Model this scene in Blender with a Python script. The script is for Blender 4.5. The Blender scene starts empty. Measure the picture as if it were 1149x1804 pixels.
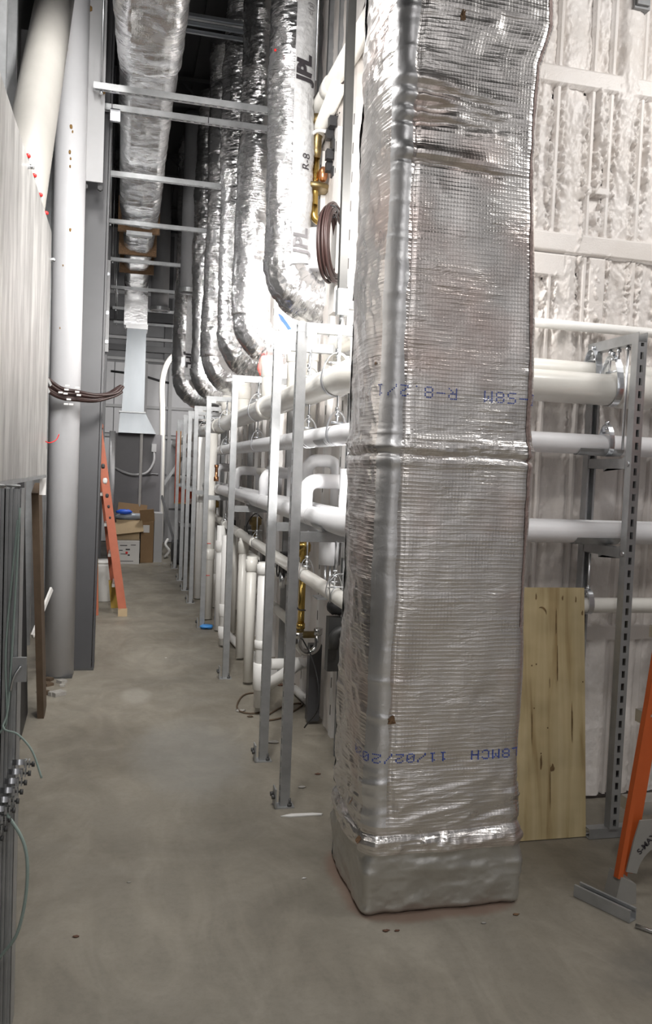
import bpy, math, random
import numpy as np
from mathutils import Vector, Matrix

random.seed(7)
PI = math.pi
C = bpy.context.scene.collection
V = Vector

# ------------------------------------------------------------ camera
def cam_axes(yaw, pitch, roll):
    f = V((math.sin(yaw)*math.cos(pitch), math.cos(yaw)*math.cos(pitch), -math.sin(pitch)))
    r0 = V((math.cos(yaw), -math.sin(yaw), 0)); u0 = r0.cross(f)
    return math.cos(roll)*r0+math.sin(roll)*u0, -math.sin(roll)*r0+math.cos(roll)*u0, f
FPX = 1452.0
cr, cu, cf = cam_axes(.2401, .0507, .0399)
cam_d = bpy.data.cameras.new('camera'); cam = bpy.data.objects.new('camera', cam_d); C.objects.link(cam)
cam.matrix_world = Matrix(((cr.x, cu.x, -cf.x, 0), (cr.y, cu.y, -cf.y, 0), (cr.z, cu.z, -cf.z, 1.45), (0, 0, 0, 1)))
cam_d.sensor_fit = 'VERTICAL'; cam_d.sensor_height = 36; cam_d.lens = 36*FPX/1804
cam_d.clip_start = .02; cam_d.clip_end = 60
bpy.context.scene.camera = cam

# ------------------------------------------------------------ world, exposure, lights
w = bpy.data.worlds.new('world'); bpy.context.scene.world = w; w.use_nodes = True
w.node_tree.nodes['Background'].inputs[0].default_value = (.9, .95, 1, 1)
w.node_tree.nodes['Background'].inputs[1].default_value = .07
vs = bpy.context.scene.view_settings
vs.view_transform = 'Standard'; vs.look = 'None'; vs.gamma = 1; vs.use_curve_mapping = False
vs.exposure = 0.0
def area(name, loc, target, sx, sy, power, col=(1, .98, .95), spread=PI):
    d = bpy.data.lights.new(name, 'AREA'); d.shape = 'RECTANGLE'; d.size = sx; d.size_y = sy
    d.energy = power; d.color = col; d.spread = spread
    o = bpy.data.objects.new(name, d); C.objects.link(o); o.location = loc
    o.rotation_euler = (V(target)-V(loc)).to_track_quat('-Z', 'Y').to_euler()
    return o
area('corridor_light', (.15, 2.5, 3.2), (.60, 5.2, 2.15), .3, .8, 39, spread=1.9)
area('corridor_fill', (.25, 3.1, 3.25), (.3, 4.4, 0), .3, .8, 22)
area('corridor_light_high', (.45, 4.3, 4.05), (.3, 5.1, 1.0), .3, .5, 5)
area('column_light', (-.24, 4.35, 4.1), (-.35, 5.5, 2.6), .15, .4, 14)
area('fill_behind_column', (-.245, 6.62, 3.15), (.75, 9.2, 2.3), .10, .45, 40)  # added lamp, hidden by the steel member, brightens the far flexible ducts
area('work_light_behind_duct', (1.02, 3.16, 2.62), (.95, 4.3, 1.8), .2, .2, 24)
area('work_light_mid', (.98, 5.6, 2.75), (.7, 7.2, 1.9), .2, .2, 36)
area('low_pipe_fill', (1.08, 3.28, 1.42), (.95, 6.5, 1.6), .12, .12, 9)  # added lamp out of sight behind the duct, brightens the pipe zone
area('work_light_far', (.95, 8.7, 2.9), (.5, 10.5, 1.7), .25, .25, 34)
area('work_light_end', (.8, 12.2, 3.1), (.1, 14, 1.2), .4, .4, 50)
area('room_light', (2.75, 1.9, 3.6), (1.85, 3.3, 2.2), .9, .35, 30)
area('room_light_behind', (.5, -1.6, 4.9), (.4, 1.5, 0), 1.6, .6, 8)
area('back_wall_fill', (-.3, -1.0, 4.6), (2.4, -3.5, 1.6), 1.2, .4, 190)  # unseen lamp added so the foil mirrors a brighter back wall

# ------------------------------------------------------------ materials
def mat(name, col, rough=.5, metal=0, noise=0, nscale=8, col2=None, bump=0, bscale=60, coat=0, stretch=None, dist=.01):
    m = bpy.data.materials.new(name); m.use_nodes = True; nt = m.node_tree; N = nt.nodes; L = nt.links
    b = N['Principled BSDF']; b.inputs['Roughness'].default_value = rough; b.inputs['Metallic'].default_value = metal
    b.inputs['Base Color'].default_value = (*col, 1)
    if coat: b.inputs['Coat Weight'].default_value = coat
    tc = N.new('ShaderNodeTexCoord'); out = tc.outputs['Object']
    if stretch:
        mp = N.new('ShaderNodeMapping'); mp.inputs['Scale'].default_value = stretch; L.new(out, mp.inputs[0]); out = mp.outputs[0]
    if noise or col2:
        n = N.new('ShaderNodeTexNoise'); n.inputs['Scale'].default_value = nscale; n.inputs['Detail'].default_value = 6
        n.inputs['Roughness'].default_value = .65
        L.new(out, n.inputs['Vector'])
        r = N.new('ShaderNodeValToRGB'); r.color_ramp.elements[0].position = .35; r.color_ramp.elements[1].position = .68
        c2 = col2 or tuple(max(0, c*(1-noise)) for c in col)
        r.color_ramp.elements[0].color = (*c2, 1); r.color_ramp.elements[1].color = (*col, 1)
        L.new(n.outputs['Fac'], r.inputs[0]); L.new(r.outputs[0], b.inputs['Base Color'])
    if bump:
        n2 = N.new('ShaderNodeTexNoise'); n2.inputs['Scale'].default_value = bscale; n2.inputs['Detail'].default_value = 5
        L.new(out, n2.inputs['Vector'])
        bp = N.new('ShaderNodeBump'); bp.inputs['Strength'].default_value = bump; bp.inputs['Distance'].default_value = dist
        L.new(n2.outputs['Fac'], bp.inputs['Height']); L.new(bp.outputs[0], b.inputs['Normal'])
    return m

def foil_mat(name, col, rough, grid, strength, crinkle=None, metal=1, pink_refl=0):
    m = bpy.data.materials.new(name); m.use_nodes = True; nt = m.node_tree; N = nt.nodes; L = nt.links
    b = N['Principled BSDF']; b.inputs['Metallic'].default_value = metal; b.inputs['Base Color'].default_value = (*col, 1)
    tc = N.new('ShaderNodeTexCoord')
    n = N.new('ShaderNodeTexNoise'); n.inputs['Scale'].default_value = 5; n.inputs['Detail'].default_value = 4
    L.new(tc.outputs['Object'], n.inputs['Vector'])
    mr = N.new('ShaderNodeMapRange'); mr.inputs[3].default_value = rough-.07; mr.inputs[4].default_value = rough+.09
    mr.inputs[1].default_value = .3; mr.inputs[2].default_value = .7
    L.new(n.outputs['Fac'], mr.inputs[0]); L.new(mr.outputs[0], b.inputs['Roughness'])
    if pink_refl:  # pinkish reflections painted into the foil colour as noise patches
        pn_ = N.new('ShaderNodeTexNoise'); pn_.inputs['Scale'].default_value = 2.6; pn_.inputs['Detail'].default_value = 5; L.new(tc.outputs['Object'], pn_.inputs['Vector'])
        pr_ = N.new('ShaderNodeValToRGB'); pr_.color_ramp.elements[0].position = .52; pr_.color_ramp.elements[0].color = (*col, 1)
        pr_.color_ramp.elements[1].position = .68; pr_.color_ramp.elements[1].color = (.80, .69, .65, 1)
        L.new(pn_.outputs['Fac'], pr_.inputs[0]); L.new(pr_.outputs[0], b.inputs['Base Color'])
    last = None
    if grid:
        uv = N.new('ShaderNodeUVMap'); uv.uv_map = 'uv'
        dn = N.new('ShaderNodeTexNoise'); dn.inputs['Scale'].default_value = 4; dn.inputs['Detail'].default_value = 2
        L.new(uv.outputs[0], dn.inputs['Vector'])
        ad = N.new('ShaderNodeVectorMath'); ad.operation = 'MULTIPLY_ADD'; ad.inputs[1].default_value = (.012, .012, 0)
        L.new(dn.outputs['Color'], ad.inputs[0]); L.new(uv.outputs[0], ad.inputs[2])
        hs = []
        for ax, per in (('Y', .0125), ('X', .0115)):
            wv = N.new('ShaderNodeTexWave'); wv.bands_direction = ax; wv.inputs['Scale'].default_value = .314/per
            wv.inputs['Distortion'].default_value = .35; wv.inputs['Detail'].default_value = 1; wv.inputs['Detail Scale'].default_value = .3
            L.new(ad.outputs[0], wv.inputs['Vector'])
            pw = N.new('ShaderNodeMath'); pw.operation = 'POWER'; pw.inputs[1].default_value = 3 if ax == 'Y' else 9
            L.new(wv.outputs['Fac'], pw.inputs[0]); hs.append(pw)
        mx = N.new('ShaderNodeMath'); mx.operation = 'MULTIPLY'; mx.inputs[1].default_value = .35
        L.new(hs[1].outputs[0], mx.inputs[0])
        sm = N.new('ShaderNodeMath'); sm.operation = 'ADD'; L.new(hs[0].outputs[0], sm.inputs[0]); L.new(mx.outputs[0], sm.inputs[1])
        bp = N.new('ShaderNodeBump'); bp.inputs['Strength'].default_value = grid; bp.inputs['Distance'].default_value = .0012
        L.new(sm.outputs[0], bp.inputs['Height']); last = bp
    n2 = N.new('ShaderNodeTexNoise'); n2.inputs['Scale'].default_value = 38; n2.inputs['Detail'].default_value = 5
    n2.inputs['Distortion'].default_value = .6
    L.new(tc.outputs['Object'], n2.inputs['Vector'])
    b2 = N.new('ShaderNodeBump'); b2.inputs['Strength'].default_value = strength; b2.inputs['Distance'].default_value = .006
    L.new(n2.outputs['Fac'], b2.inputs['Height'])
    if crinkle:
        sx_, sy_, st_c, di_ = crinkle
        uv2 = N.new('ShaderNodeUVMap'); uv2.uv_map = 'uv'
        mp = N.new('ShaderNodeMapping'); mp.inputs['Scale'].default_value = (sx_, sy_, 1); L.new(uv2.outputs[0], mp.inputs[0])
        n4 = N.new('ShaderNodeTexNoise'); n4.inputs['Scale'].default_value = 1; n4.inputs['Detail'].default_value = 4; n4.inputs['Distortion'].default_value = 1.1
        n4.inputs['Roughness'].default_value = .6
        L.new(mp.outputs[0], n4.inputs['Vector'])
        b4 = N.new('ShaderNodeBump'); b4.inputs['Strength'].default_value = st_c; b4.inputs['Distance'].default_value = di_
        n5 = N.new('ShaderNodeTexNoise'); n5.inputs['Scale'].default_value = 5; n5.inputs['Detail'].default_value = 3; n5.inputs['Distortion'].default_value = .8
        L.new(tc.outputs['Object'], n5.inputs['Vector'])
        m5 = N.new('ShaderNodeMapRange'); m5.inputs[1].default_value = .42; m5.inputs[2].default_value = .62; m5.inputs[3].default_value = .12*st_c; m5.inputs[4].default_value = min(1, 1.25*st_c)
        L.new(n5.outputs['Fac'], m5.inputs[0]); L.new(m5.outputs[0], b4.inputs['Strength'])
        L.new(n4.outputs['Fac'], b4.inputs['Height'])
        if last: L.new(last.outputs[0], b4.inputs['Normal'])
        last = b4
    if last: L.new(last.outputs[0], b2.inputs['Normal'])
    L.new(b2.outputs[0], b.inputs['Normal'])
    return m

M = {}
M['foil'] = foil_mat('duct_wrap_foil', (.84, .81, .79), .29, .45, .10, (9, 42, .65, .0065), .97, pink_refl=1)
M['foil_tape'] = foil_mat('foil_tape', (.84, .84, .85), .40, 0, .22, None, .95)
M['foil_flex'] = foil_mat('flex_jacket_foil', (.80, .80, .81), .22, 0, .25, (62, 10, .95, .024), .95)
M['foil_over'] = foil_mat('overhead_duct_foil', (.84, .84, .85), .22, .3, .3, (6, 22, .8, .014), .97)
M['foil_dull'] = foil_mat('dull_foil', (.58, .57, .54), .38, 0, .22, None, .9)
M['film'] = mat('printed_film', (.62, .62, .63), .4, 0, noise=.18, nscale=22, bump=.6, bscale=45)
M['galv'] = mat('galvanized_steel', (.47, .48, .49), .40, .6, noise=.25, nscale=9, bump=.05)
M['galv_dark'] = mat('dark_galvanized_steel', (.30, .305, .31), .45, .45, noise=.3, nscale=9)
M['sheet'] = mat('sheet_metal_panel', (.80, .79, .77), .36, .55, col2=(.36, .35, .34), nscale=4.5, stretch=(1, 2.6, .5), bump=.12, bscale=9, dist=.02)
M['sheet_clean'] = mat('bright_sheet_metal', (.25, .265, .28), .35, .8, noise=.12, nscale=3, stretch=(1, 1, .3))
M['zinc'] = mat('zinc_hardware', (.72, .74, .77), .28, 1)
M['pvc'] = mat('cream_pvc', (.84, .82, .77), .32, 0, noise=.06, nscale=5, coat=.2)
M['pvc_white'] = mat('white_pvc', (.82, .81, .79), .35, 0, noise=.05, nscale=5)
M['jacket'] = mat('white_pipe_jacket', (.84, .84, .86), .38, 0, noise=.05, nscale=6, bump=.06, bscale=20)
M['foam'] = mat('white_sprayed_foam', (.80, .765, .745), .42, 0, bump=.3, bscale=150, col2=(.72, .67, .63), nscale=2.5, dist=.004)
M['white_paint'] = mat('white_sprayed_studs', (.78, .765, .75), .5, 0, noise=.05, bump=.08)
M['slot'] = mat('dark_slot', (.05, .04, .035), .8)
M['column'] = mat('white_column_paint', (.60, .60, .62), .42, 0, noise=.06, nscale=4, bump=.03)
M['brace'] = mat('grey_primer_pipe', (.37, .355, .33), .55, 0, noise=.14, nscale=3, stretch=(1, 1, .3))
M['steel_grey'] = mat('grey_steel_paint', (.075, .075, .08), .42, .1, noise=.1, nscale=4)
M['steel_lgrey'] = mat('light_grey_primer', (.45, .45, .46), .5, 0, noise=.08, nscale=4)
M['rust'] = mat('rusty_weld', (.35, .2, .06), .8, .2, noise=.5, nscale=30, bump=.4)
M['post_dark'] = mat('dark_oiled_steel', (.035, .034, .032), .6, .1, noise=.3)
M['rack_grey'] = mat('dark_steel', (.11, .11, .11), .5, .5, noise=.2)
M['brass'] = mat('brass', (.62, .43, .13), .25, 1, noise=.2, nscale=20)
M['brass_old'] = mat('tarnished_brass', (.33, .25, .12), .4, .9, noise=.3, nscale=20)
M['copper'] = mat('copper', (.72, .35, .18), .3, 1)
M['chrome'] = mat('chrome', (.6, .6, .6), .15, 1)
M['black'] = mat('black_rubber', (.025, .025, .027), .5)
M['cable'] = mat('brown_cable', (.035, .016, .014), .45, 0, noise=.2)
M['orange'] = mat('orange_fiberglass', (.50, .095, .018), .5, 0, noise=.1, nscale=10)
M['orange_faded'] = mat('faded_orange_fiberglass', (.46, .13, .07), .6, 0, noise=.15, nscale=8)
M['orange_red'] = mat('orange_red_paint', (.75, .10, .03), .4, 0)
M['orange_trim'] = mat('amber_trim', (.8, .35, .06), .5)
M['ochre'] = mat('ochre_fiberglass', (.42, .27, .05), .6)
M['alu'] = mat('ladder_aluminium', (.62, .61, .58), .4, .8, noise=.1)
M['ladder_grey'] = mat('grey_ladder_plastic', (.30, .29, .27), .5, 0, noise=.1)
M['cardboard'] = mat('cardboard', (.30, .19, .10), .85, 0, noise=.15, nscale=5)
M['cardboard_l'] = mat('light_cardboard', (.48, .36, .22), .85, 0, noise=.1)
M['paper'] = mat('white_paper', (.72, .70, .68), .7, 0, noise=.05)
M['blue'] = mat('blue_plastic', (.03, .13, .75), .4)
M['blue_film'] = mat('light_blue_film', (.08, .32, .75), .45)
M['ink'] = mat('blue_ink', (.03, .08, .42), .5)
M['ink_black'] = mat('black_ink', (.035, .03, .035), .5)
M['ink_grey'] = mat('grey_ink', (.25, .24, .25), .5)
M['red'] = mat('red_plastic', (.75, .02, .02), .4)
M['red_rag'] = mat('pink_red_cloth', (.75, .16, .14), .8, 0, noise=.3, nscale=20)
M['green_cord'] = mat('green_cord', (.30, .38, .35), .6)
M['bag'] = mat('grey_plastic_bag', (.38, .42, .47), .3, 0, noise=.2, nscale=10)
M['cabinet'] = mat('grey_cabinet_paint', (.16, .155, .165), .45, 0, noise=.06)
M['farwall'] = mat('white_metal_wall', (.62, .62, .64), .5, 0, noise=.05)
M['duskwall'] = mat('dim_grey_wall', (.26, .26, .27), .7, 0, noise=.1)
M['blackdeck'] = mat('black_ceiling_deck', (.014, .014, .015), .7)
M['brown_board'] = mat('stained_brown_board', (.12, .08, .05), .7, 0, noise=.3)
M['insul_brown'] = mat('brown_insulation', (.22, .13, .07), .9, 0, noise=.4, nscale=60, bump=.5)
M['insul_pink'] = mat('dusty_seam', (.36, .27, .25), .7, .2, noise=.4, nscale=50, bump=.5)
M['tire'] = mat('grey_rubber_wheel', (.07, .07, .075), .7)
M['debris'] = mat('grey_debris', (.42, .40, .37), .8, 0, noise=.3, nscale=30)
M['debris_red'] = mat('reddish_crumb', (.12, .06, .04), .9)

def concrete():
    m = bpy.data.materials.new('concrete_floor'); m.use_nodes = True; nt = m.node_tree; N = nt.nodes; L = nt.links
    b = N['Principled BSDF']
    tc = N.new('ShaderNodeTexCoord')
    def ns(sc, det, st=None, dis=0, rough=.6):
        n = N.new('ShaderNodeTexNoise'); n.inputs['Scale'].default_value = sc; n.inputs['Detail'].default_value = det
        n.inputs['Distortion'].default_value = dis; n.inputs['Roughness'].default_value = rough
        if st:
            mp = N.new('ShaderNodeMapping'); mp.inputs['Scale'].default_value = st; L.new(tc.outputs['Object'], mp.inputs[0]); L.new(mp.outputs[0], n.inputs['Vector'])
        else: L.new(tc.outputs['Object'], n.inputs['Vector'])
        return n
    def ramp(src, stops):
        r = N.new('ShaderNodeValToRGB'); cr_ = r.color_ramp
        cr_.elements[0].position = stops[0][0]; cr_.elements[0].color = (*stops[0][1], 1)
        cr_.elements[1].position = stops[-1][0]; cr_.elements[1].color = (*stops[-1][1], 1)
        for p, c in stops[1:-1]:
            e = cr_.elements.new(p); e.color = (*c, 1)
        L.new(src.outputs['Fac'], r.inputs[0]); return r
    base = ramp(ns(1.3, 8, dis=.8), [(.3, (.20, .178, .142)), (.5, (.265, .24, .196)), (.72, (.315, .288, .24))])
    sw = ramp(ns(3.5, 6, st=(1, .5, 1), dis=2.5), [(.42, (0, 0, 0)), (.62, (1, 1, 1))])
    mx = N.new('ShaderNodeMix'); mx.data_type = 'RGBA'; mx.blend_type = 'MULTIPLY'; mx.inputs['Factor'].default_value = .16
    L.new(base.outputs[0], mx.inputs[6]); L.new(sw.outputs[0], mx.inputs[7])
    sp = ramp(ns(42, 4, rough=.8), [(.3, (.78, .78, .78)), (.55, (1, 1, 1))])
    m2 = N.new('ShaderNodeMix'); m2.data_type = 'RGBA'; m2.blend_type = 'MULTIPLY'; m2.inputs['Factor'].default_value = .5
    L.new(mx.outputs[2], m2.inputs[6]); L.new(sp.outputs[0], m2.inputs[7])
    # reddish dust round the duct foot and a grey-blue scuffed patch
    def blob(cx, cy, rx, ry, inner, outer, nz=.25, nsc=7):
        sx = N.new('ShaderNodeSeparateXYZ'); L.new(tc.outputs['Object'], sx.inputs[0])
        def axis(o, c, h):
            a = N.new('ShaderNodeMath'); a.operation = 'SUBTRACT'; a.inputs[1].default_value = c; L.new(o, a.inputs[0])
            d = N.new('ShaderNodeMath'); d.operation = 'ABSOLUTE'; L.new(a.outputs[0], d.inputs[0])
            e = N.new('ShaderNodeMath'); e.operation = 'DIVIDE'; e.inputs[1].default_value = h; L.new(d.outputs[0], e.inputs[0])
            p = N.new('ShaderNodeMath'); p.operation = 'POWER'; p.inputs[1].default_value = 4 if inner > .9 else 2; L.new(e.outputs[0], p.inputs[0])
            return p
        s = N.new('ShaderNodeMath'); s.operation = 'ADD'
        L.new(axis(sx.outputs[0], cx, rx).outputs[0], s.inputs[0]); L.new(axis(sx.outputs[1], cy, ry).outputs[0], s.inputs[1])
        n = ns(nsc, 5); a = N.new('ShaderNodeMath'); a.operation = 'MULTIPLY_ADD'; a.inputs[1].default_value = nz*4; a.inputs[2].default_value = -nz*2
        L.new(n.outputs['Fac'], a.inputs[0])
        t = N.new('ShaderNodeMath'); t.operation = 'ADD'; L.new(s.outputs[0], t.inputs[0]); L.new(a.outputs[0], t.inputs[1])
        mr = N.new('ShaderNodeMapRange'); mr.inputs[1].default_value = inner; mr.inputs[2].default_value = outer
        mr.inputs[3].default_value = 1; mr.inputs[4].default_value = 0; mr.interpolation_type = 'SMOOTHSTEP'
        L.new(t.outputs[0], mr.inputs[0]); return mr
    cur = m2.outputs[2]
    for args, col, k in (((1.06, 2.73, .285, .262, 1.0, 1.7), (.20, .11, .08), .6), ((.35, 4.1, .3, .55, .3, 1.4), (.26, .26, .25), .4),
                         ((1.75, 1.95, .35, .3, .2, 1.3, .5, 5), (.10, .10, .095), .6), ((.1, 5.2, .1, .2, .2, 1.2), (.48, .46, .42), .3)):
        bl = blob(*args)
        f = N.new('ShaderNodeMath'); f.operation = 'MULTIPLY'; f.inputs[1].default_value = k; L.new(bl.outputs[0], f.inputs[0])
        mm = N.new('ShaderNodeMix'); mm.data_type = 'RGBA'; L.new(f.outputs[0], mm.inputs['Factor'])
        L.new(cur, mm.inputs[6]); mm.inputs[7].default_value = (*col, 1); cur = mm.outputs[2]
    L.new(cur, b.inputs['Base Color'])
    rr = ramp(ns(4, 5), [(.3, (.42, .42, .42)), (.7, (.7, .7, .7))]); L.new(rr.outputs[0], b.inputs['Roughness'])
    bp = N.new('ShaderNodeBump'); bp.inputs['Strength'].default_value = .12; bp.inputs['Distance'].default_value = .006
    L.new(ns(14, 8).outputs['Fac'], bp.inputs['Height']); L.new(bp.outputs[0], b.inputs['Normal'])
    return m
M['concrete'] = concrete()

def plywood():
    m = bpy.data.materials.new('plywood_face'); m.use_nodes = True; nt = m.node_tree; N = nt.nodes; L = nt.links
    b = N['Principled BSDF']; b.inputs['Roughness'].default_value = .6
    tc = N.new('ShaderNodeTexCoord')
    mp = N.new('ShaderNodeMapping'); mp.inputs['Scale'].default_value = (14, 1, .9); L.new(tc.outputs['Object'], mp.inputs[0])
    n = N.new('ShaderNodeTexNoise'); n.inputs['Scale'].default_value = 1.6; n.inputs['Detail'].default_value = 7; n.inputs['Distortion'].default_value = .5
    L.new(mp.outputs[0], n.inputs['Vector'])
    r = N.new('ShaderNodeValToRGB'); e = r.color_ramp.elements
    e[0].position = .28; e[0].color = (.30, .20, .08, 1); e[1].position = .46; e[1].color = (.50, .40, .22, 1)
    x = e.new(.7); x.color = (.60, .50, .30, 1)
    L.new(n.outputs['Fac'], r.inputs[0])
    n3 = N.new('ShaderNodeTexNoise'); n3.inputs['Scale'].default_value = 5; n3.inputs['Detail'].default_value = 3; L.new(tc.outputs['Object'], n3.inputs['Vector'])
    r3 = N.new('ShaderNodeValToRGB'); r3.color_ramp.elements[0].position = .35; r3.color_ramp.elements[0].color = (.72, .72, .70, 1); r3.color_ramp.elements[1].position = .55
    L.new(n3.outputs['Fac'], r3.inputs[0])
    mx = N.new('ShaderNodeMix'); mx.data_type = 'RGBA'; mx.blend_type = 'MULTIPLY'; mx.inputs['Factor'].default_value = .6
    L.new(r.outputs[0], mx.inputs[6]); L.new(r3.outputs[0], mx.inputs[7]); L.new(mx.outputs[2], b.inputs['Base Color'])
    return m
M['plywood'] = plywood()
M['knot'] = mat('plywood_knot', (.22, .14, .06), .7, 0, noise=.5, nscale=40)

# ------------------------------------------------------------ mesh helpers
class MB:
    def __init__(s): s.v = []; s.f = []; s.sm = []
    def add(s, vs_, fs, smooth=False):
        o = len(s.v); s.v += [tuple(x) for x in vs_]; s.f += [tuple(i+o for i in f) for f in fs]; s.sm += [smooth]*len(fs); return s
    def box(s, a, b, R=None, c=None):
        x0, y0, z0 = a; x1, y1, z1 = b
        p = [V(q) for q in ((x0, y0, z0), (x1, y0, z0), (x1, y1, z0), (x0, y1, z0), (x0, y0, z1), (x1, y0, z1), (x1, y1, z1), (x0, y1, z1))]
        if R is not None:
            c = V(c) if c is not None else V(((x0+x1)/2, (y0+y1)/2, (z0+z1)/2)); p = [R @ (q-c)+c for q in p]
        return s.add(p, [(0, 3, 2, 1), (4, 5, 6, 7), (0, 1, 5, 4), (1, 2, 6, 5), (2, 3, 7, 6), (3, 0, 4, 7)])
    def bar(s, p0, p1, w_, h_, side=None):
        """rectangular bar; w_ along side, h_ along the other cross axis"""
        p0, p1 = V(p0), V(p1); a = (p1-p0).normalized()
        sd = V(side) if side else (V((0, 0, 1)) if abs(a.z) < .9 else V((1, 0, 0)))
        sd = (sd-a*sd.dot(a)).normalized(); t = a.cross(sd)
        q = []
        for p in (p0, p1):
            for i, j in ((-1, -1), (1, -1), (1, 1), (-1, 1)): q.append(p+sd*i*w_/2+t*j*h_/2)
        return s.add(q, [(3, 2, 1, 0), (4, 5, 6, 7), (0, 1, 5, 4), (1, 2, 6, 5), (2, 3, 7, 6), (3, 0, 4, 7)])
    def tube(s, path, r, n=12, cap=True):
        path = [V(p) for p in path]; k = len(path); rs = r if isinstance(r, (list, tuple)) else [r]*k
        T = [(path[min(i+1, k-1)]-path[max(i-1, 0)]).normalized() for i in range(k)]
        ref = V((0, 0, 1)) if abs(T[0].z) < .9 else V((1, 0, 0)); u = (ref-T[0]*ref.dot(T[0])).normalized()
        vs_ = []
        for i in range(k):
            u = (u-T[i]*u.dot(T[i])).normalized(); w_ = T[i].cross(u)
            for j in range(n):
                an = 2*PI*j/n; vs_.append(path[i]+(u*math.cos(an)+w_*math.sin(an))*rs[i])
        fs = [(i*n+j, i*n+(j+1) % n, (i+1)*n+(j+1) % n, (i+1)*n+j) for i in range(k-1) for j in range(n)]
        s.add(vs_, fs, True)
        if cap:
            o = len(s.v)-len(vs_); s.f.append(tuple(o+j for j in reversed(range(n)))); s.sm.append(False)
            s.f.append(tuple(o+(k-1)*n+j for j in range(n))); s.sm.append(False)
        return s
    def cyl(s, p0, p1, r, n=16): return s.tube([p0, p1], r, n)
    def lathe(s, base, prof, n=20, axis=(0, 0, 1)):
        base = V(base); a = V(axis).normalized()
        return s.tube([base+a*z for z, r in prof], [max(r, 1e-4) for z, r in prof], n)
    def ring(s, c, axis, R_, r, n=28, m=8, a0=0, a1=2*PI):
        c = V(c); a = V(axis).normalized(); ref = V((0, 0, 1)) if abs(a.z) < .9 else V((1, 0, 0)); u = (ref-a*ref.dot(a)).normalized(); w_ = a.cross(u)
        pts = [c+(u*math.cos(a0+(a1-a0)*i/n)+w_*math.sin(a0+(a1-a0)*i/n))*R_ for i in range(n+1)]
        return s.tube(pts, r, m, cap=(a1-a0 < 2*PI-.01))
    def strap(s, c, axis, R_, wd, th, up=None, n=30, a0=0, a1=2*PI, top=0, ref=(0, 0, 1)):
        """flat band round an axis, width along the axis; top>0 pulls the crown up to a peak"""
        c = V(c); a = V(axis).normalized(); u = V(ref); u = (u-a*u.dot(a)).normalized(); w_ = a.cross(u); vs_ = []
        for i in range(n+1):
            an = a0+(a1-a0)*i/n; d = u*math.cos(an)+w_*math.sin(an); k = max(0, math.cos(an))**1.2*top
            for rr in (R_, R_+th):
                for s_ in (-1, 1): vs_.append(c+d*rr+u*k+a*s_*wd/2)
        fs = []
        for i in range(n):
            b = i*4; e = b+4
            fs += [(b, b+1, e+1, e), (b+2, e+2, e+3, b+3), (b, e, e+2, b+2), (b+1, b+3, e+3, e+1)]
        return s.add(vs_, fs)
    def sphere(s, c, r, n=12, sc=(1, 1, 1), jit=0):
        vs_ = []; fs = []; c = V(c)
        for i in range(1, n):
            for j in range(2*n):
                a = PI*i/n; b = PI*j/n; k = 1+random.uniform(-jit, jit)
                vs_.append(c+V((math.sin(a)*math.cos(b)*sc[0], math.sin(a)*math.sin(b)*sc[1], math.cos(a)*sc[2]))*r*k)
        for i in range(n-2):
            for j in range(2*n): fs.append((i*2*n+j, (i+1)*2*n+j, (i+1)*2*n+(j+1) % (2*n), i*2*n+(j+1) % (2*n)))
        fs.append(tuple(range(2*n))); o = (n-2)*2*n; fs.append(tuple(o+j for j in reversed(range(2*n))))
        return s.add(vs_, fs, True)
    def prism(s, pts, d0, d1, frame):
        """2D outline pts extruded; frame=(origin, ux, uy, uz)"""
        o, ux, uy, uz = [V(q) for q in frame]; n = len(pts)
        vs_ = [o+ux*x+uy*y+uz*d for d in (d0, d1) for x, y in pts]
        return s.add(vs_, [tuple(reversed(range(n))), tuple(range(n, 2*n))]+[(i, (i+1) % n, n+(i+1) % n, n+i) for i in range(n)])
    def build(s, name, m, parent=None, kind=None):
        o0 = V(parent['origin']) if parent is not None and 'origin' in parent else V((0, 0, 0))
        me = bpy.data.meshes.new(name)
        me.from_pydata([tuple(V(x)-o0) for x in s.v], [], s.f)
        me.polygons.foreach_set('use_smooth', s.sm)
        me.materials.append(M[m] if isinstance(m, str) else m); me.update()
        o = bpy.data.objects.new(name, me); C.objects.link(o)
        if parent is not None: o.parent = parent; o['origin'] = tuple(o0)
        if kind: o['kind'] = kind
        return o
def fillet(pts, r, n=7):
    pts = [V(p) for p in pts]; out = [pts[0]]
    for i in range(1, len(pts)-1):
        a = (pts[i-1]-pts[i]); b = (pts[i+1]-pts[i]); la, lb = a.length, b.length; a.normalize(); b.normalize()
        ang = a.angle(b); 
        if ang > PI-.02: out.append(pts[i]); continue
        t = min(r/math.tan(ang/2), la*.48, lb*.48); rr = t*math.tan(ang/2)
        c = pts[i]+(a+b).normalized()*(rr/math.sin(ang/2)); s0 = pts[i]+a*t-c; s1 = pts[i]+b*t-c; tot = s0.angle(s1); ax = s0.cross(s1).normalized()
        for k in range(n+1): out.append(c+Matrix.Rotation(tot*k/n, 3, ax) @ s0)
    out.append(pts[-1]); return out
def curve3(pts, n=8):
    pts = [V(p) for p in pts]; P_ = [pts[0]*2-pts[1]]+pts+[pts[-1]*2-pts[-2]]; out = []
    for i in range(1, len(P_)-2):
        for k in range(n):
            t = k/n; a, b, c, d = P_[i-1:i+3]
            out.append(.5*((2*b)+(c-a)*t+(2*a-5*b+4*c-d)*t*t+(3*b-a-3*c+d)*t**3))
    out.append(pts[-1]); return out
def thing(name, label, cat, loc=(0, 0, 0), group=None):
    o = bpy.data.objects.new(name, None); C.objects.link(o); o.location = loc; o['origin'] = tuple(loc)
    o.empty_display_size = .05; o['label'] = label; o['category'] = cat
    if group: o['group'] = group
    return o
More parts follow.
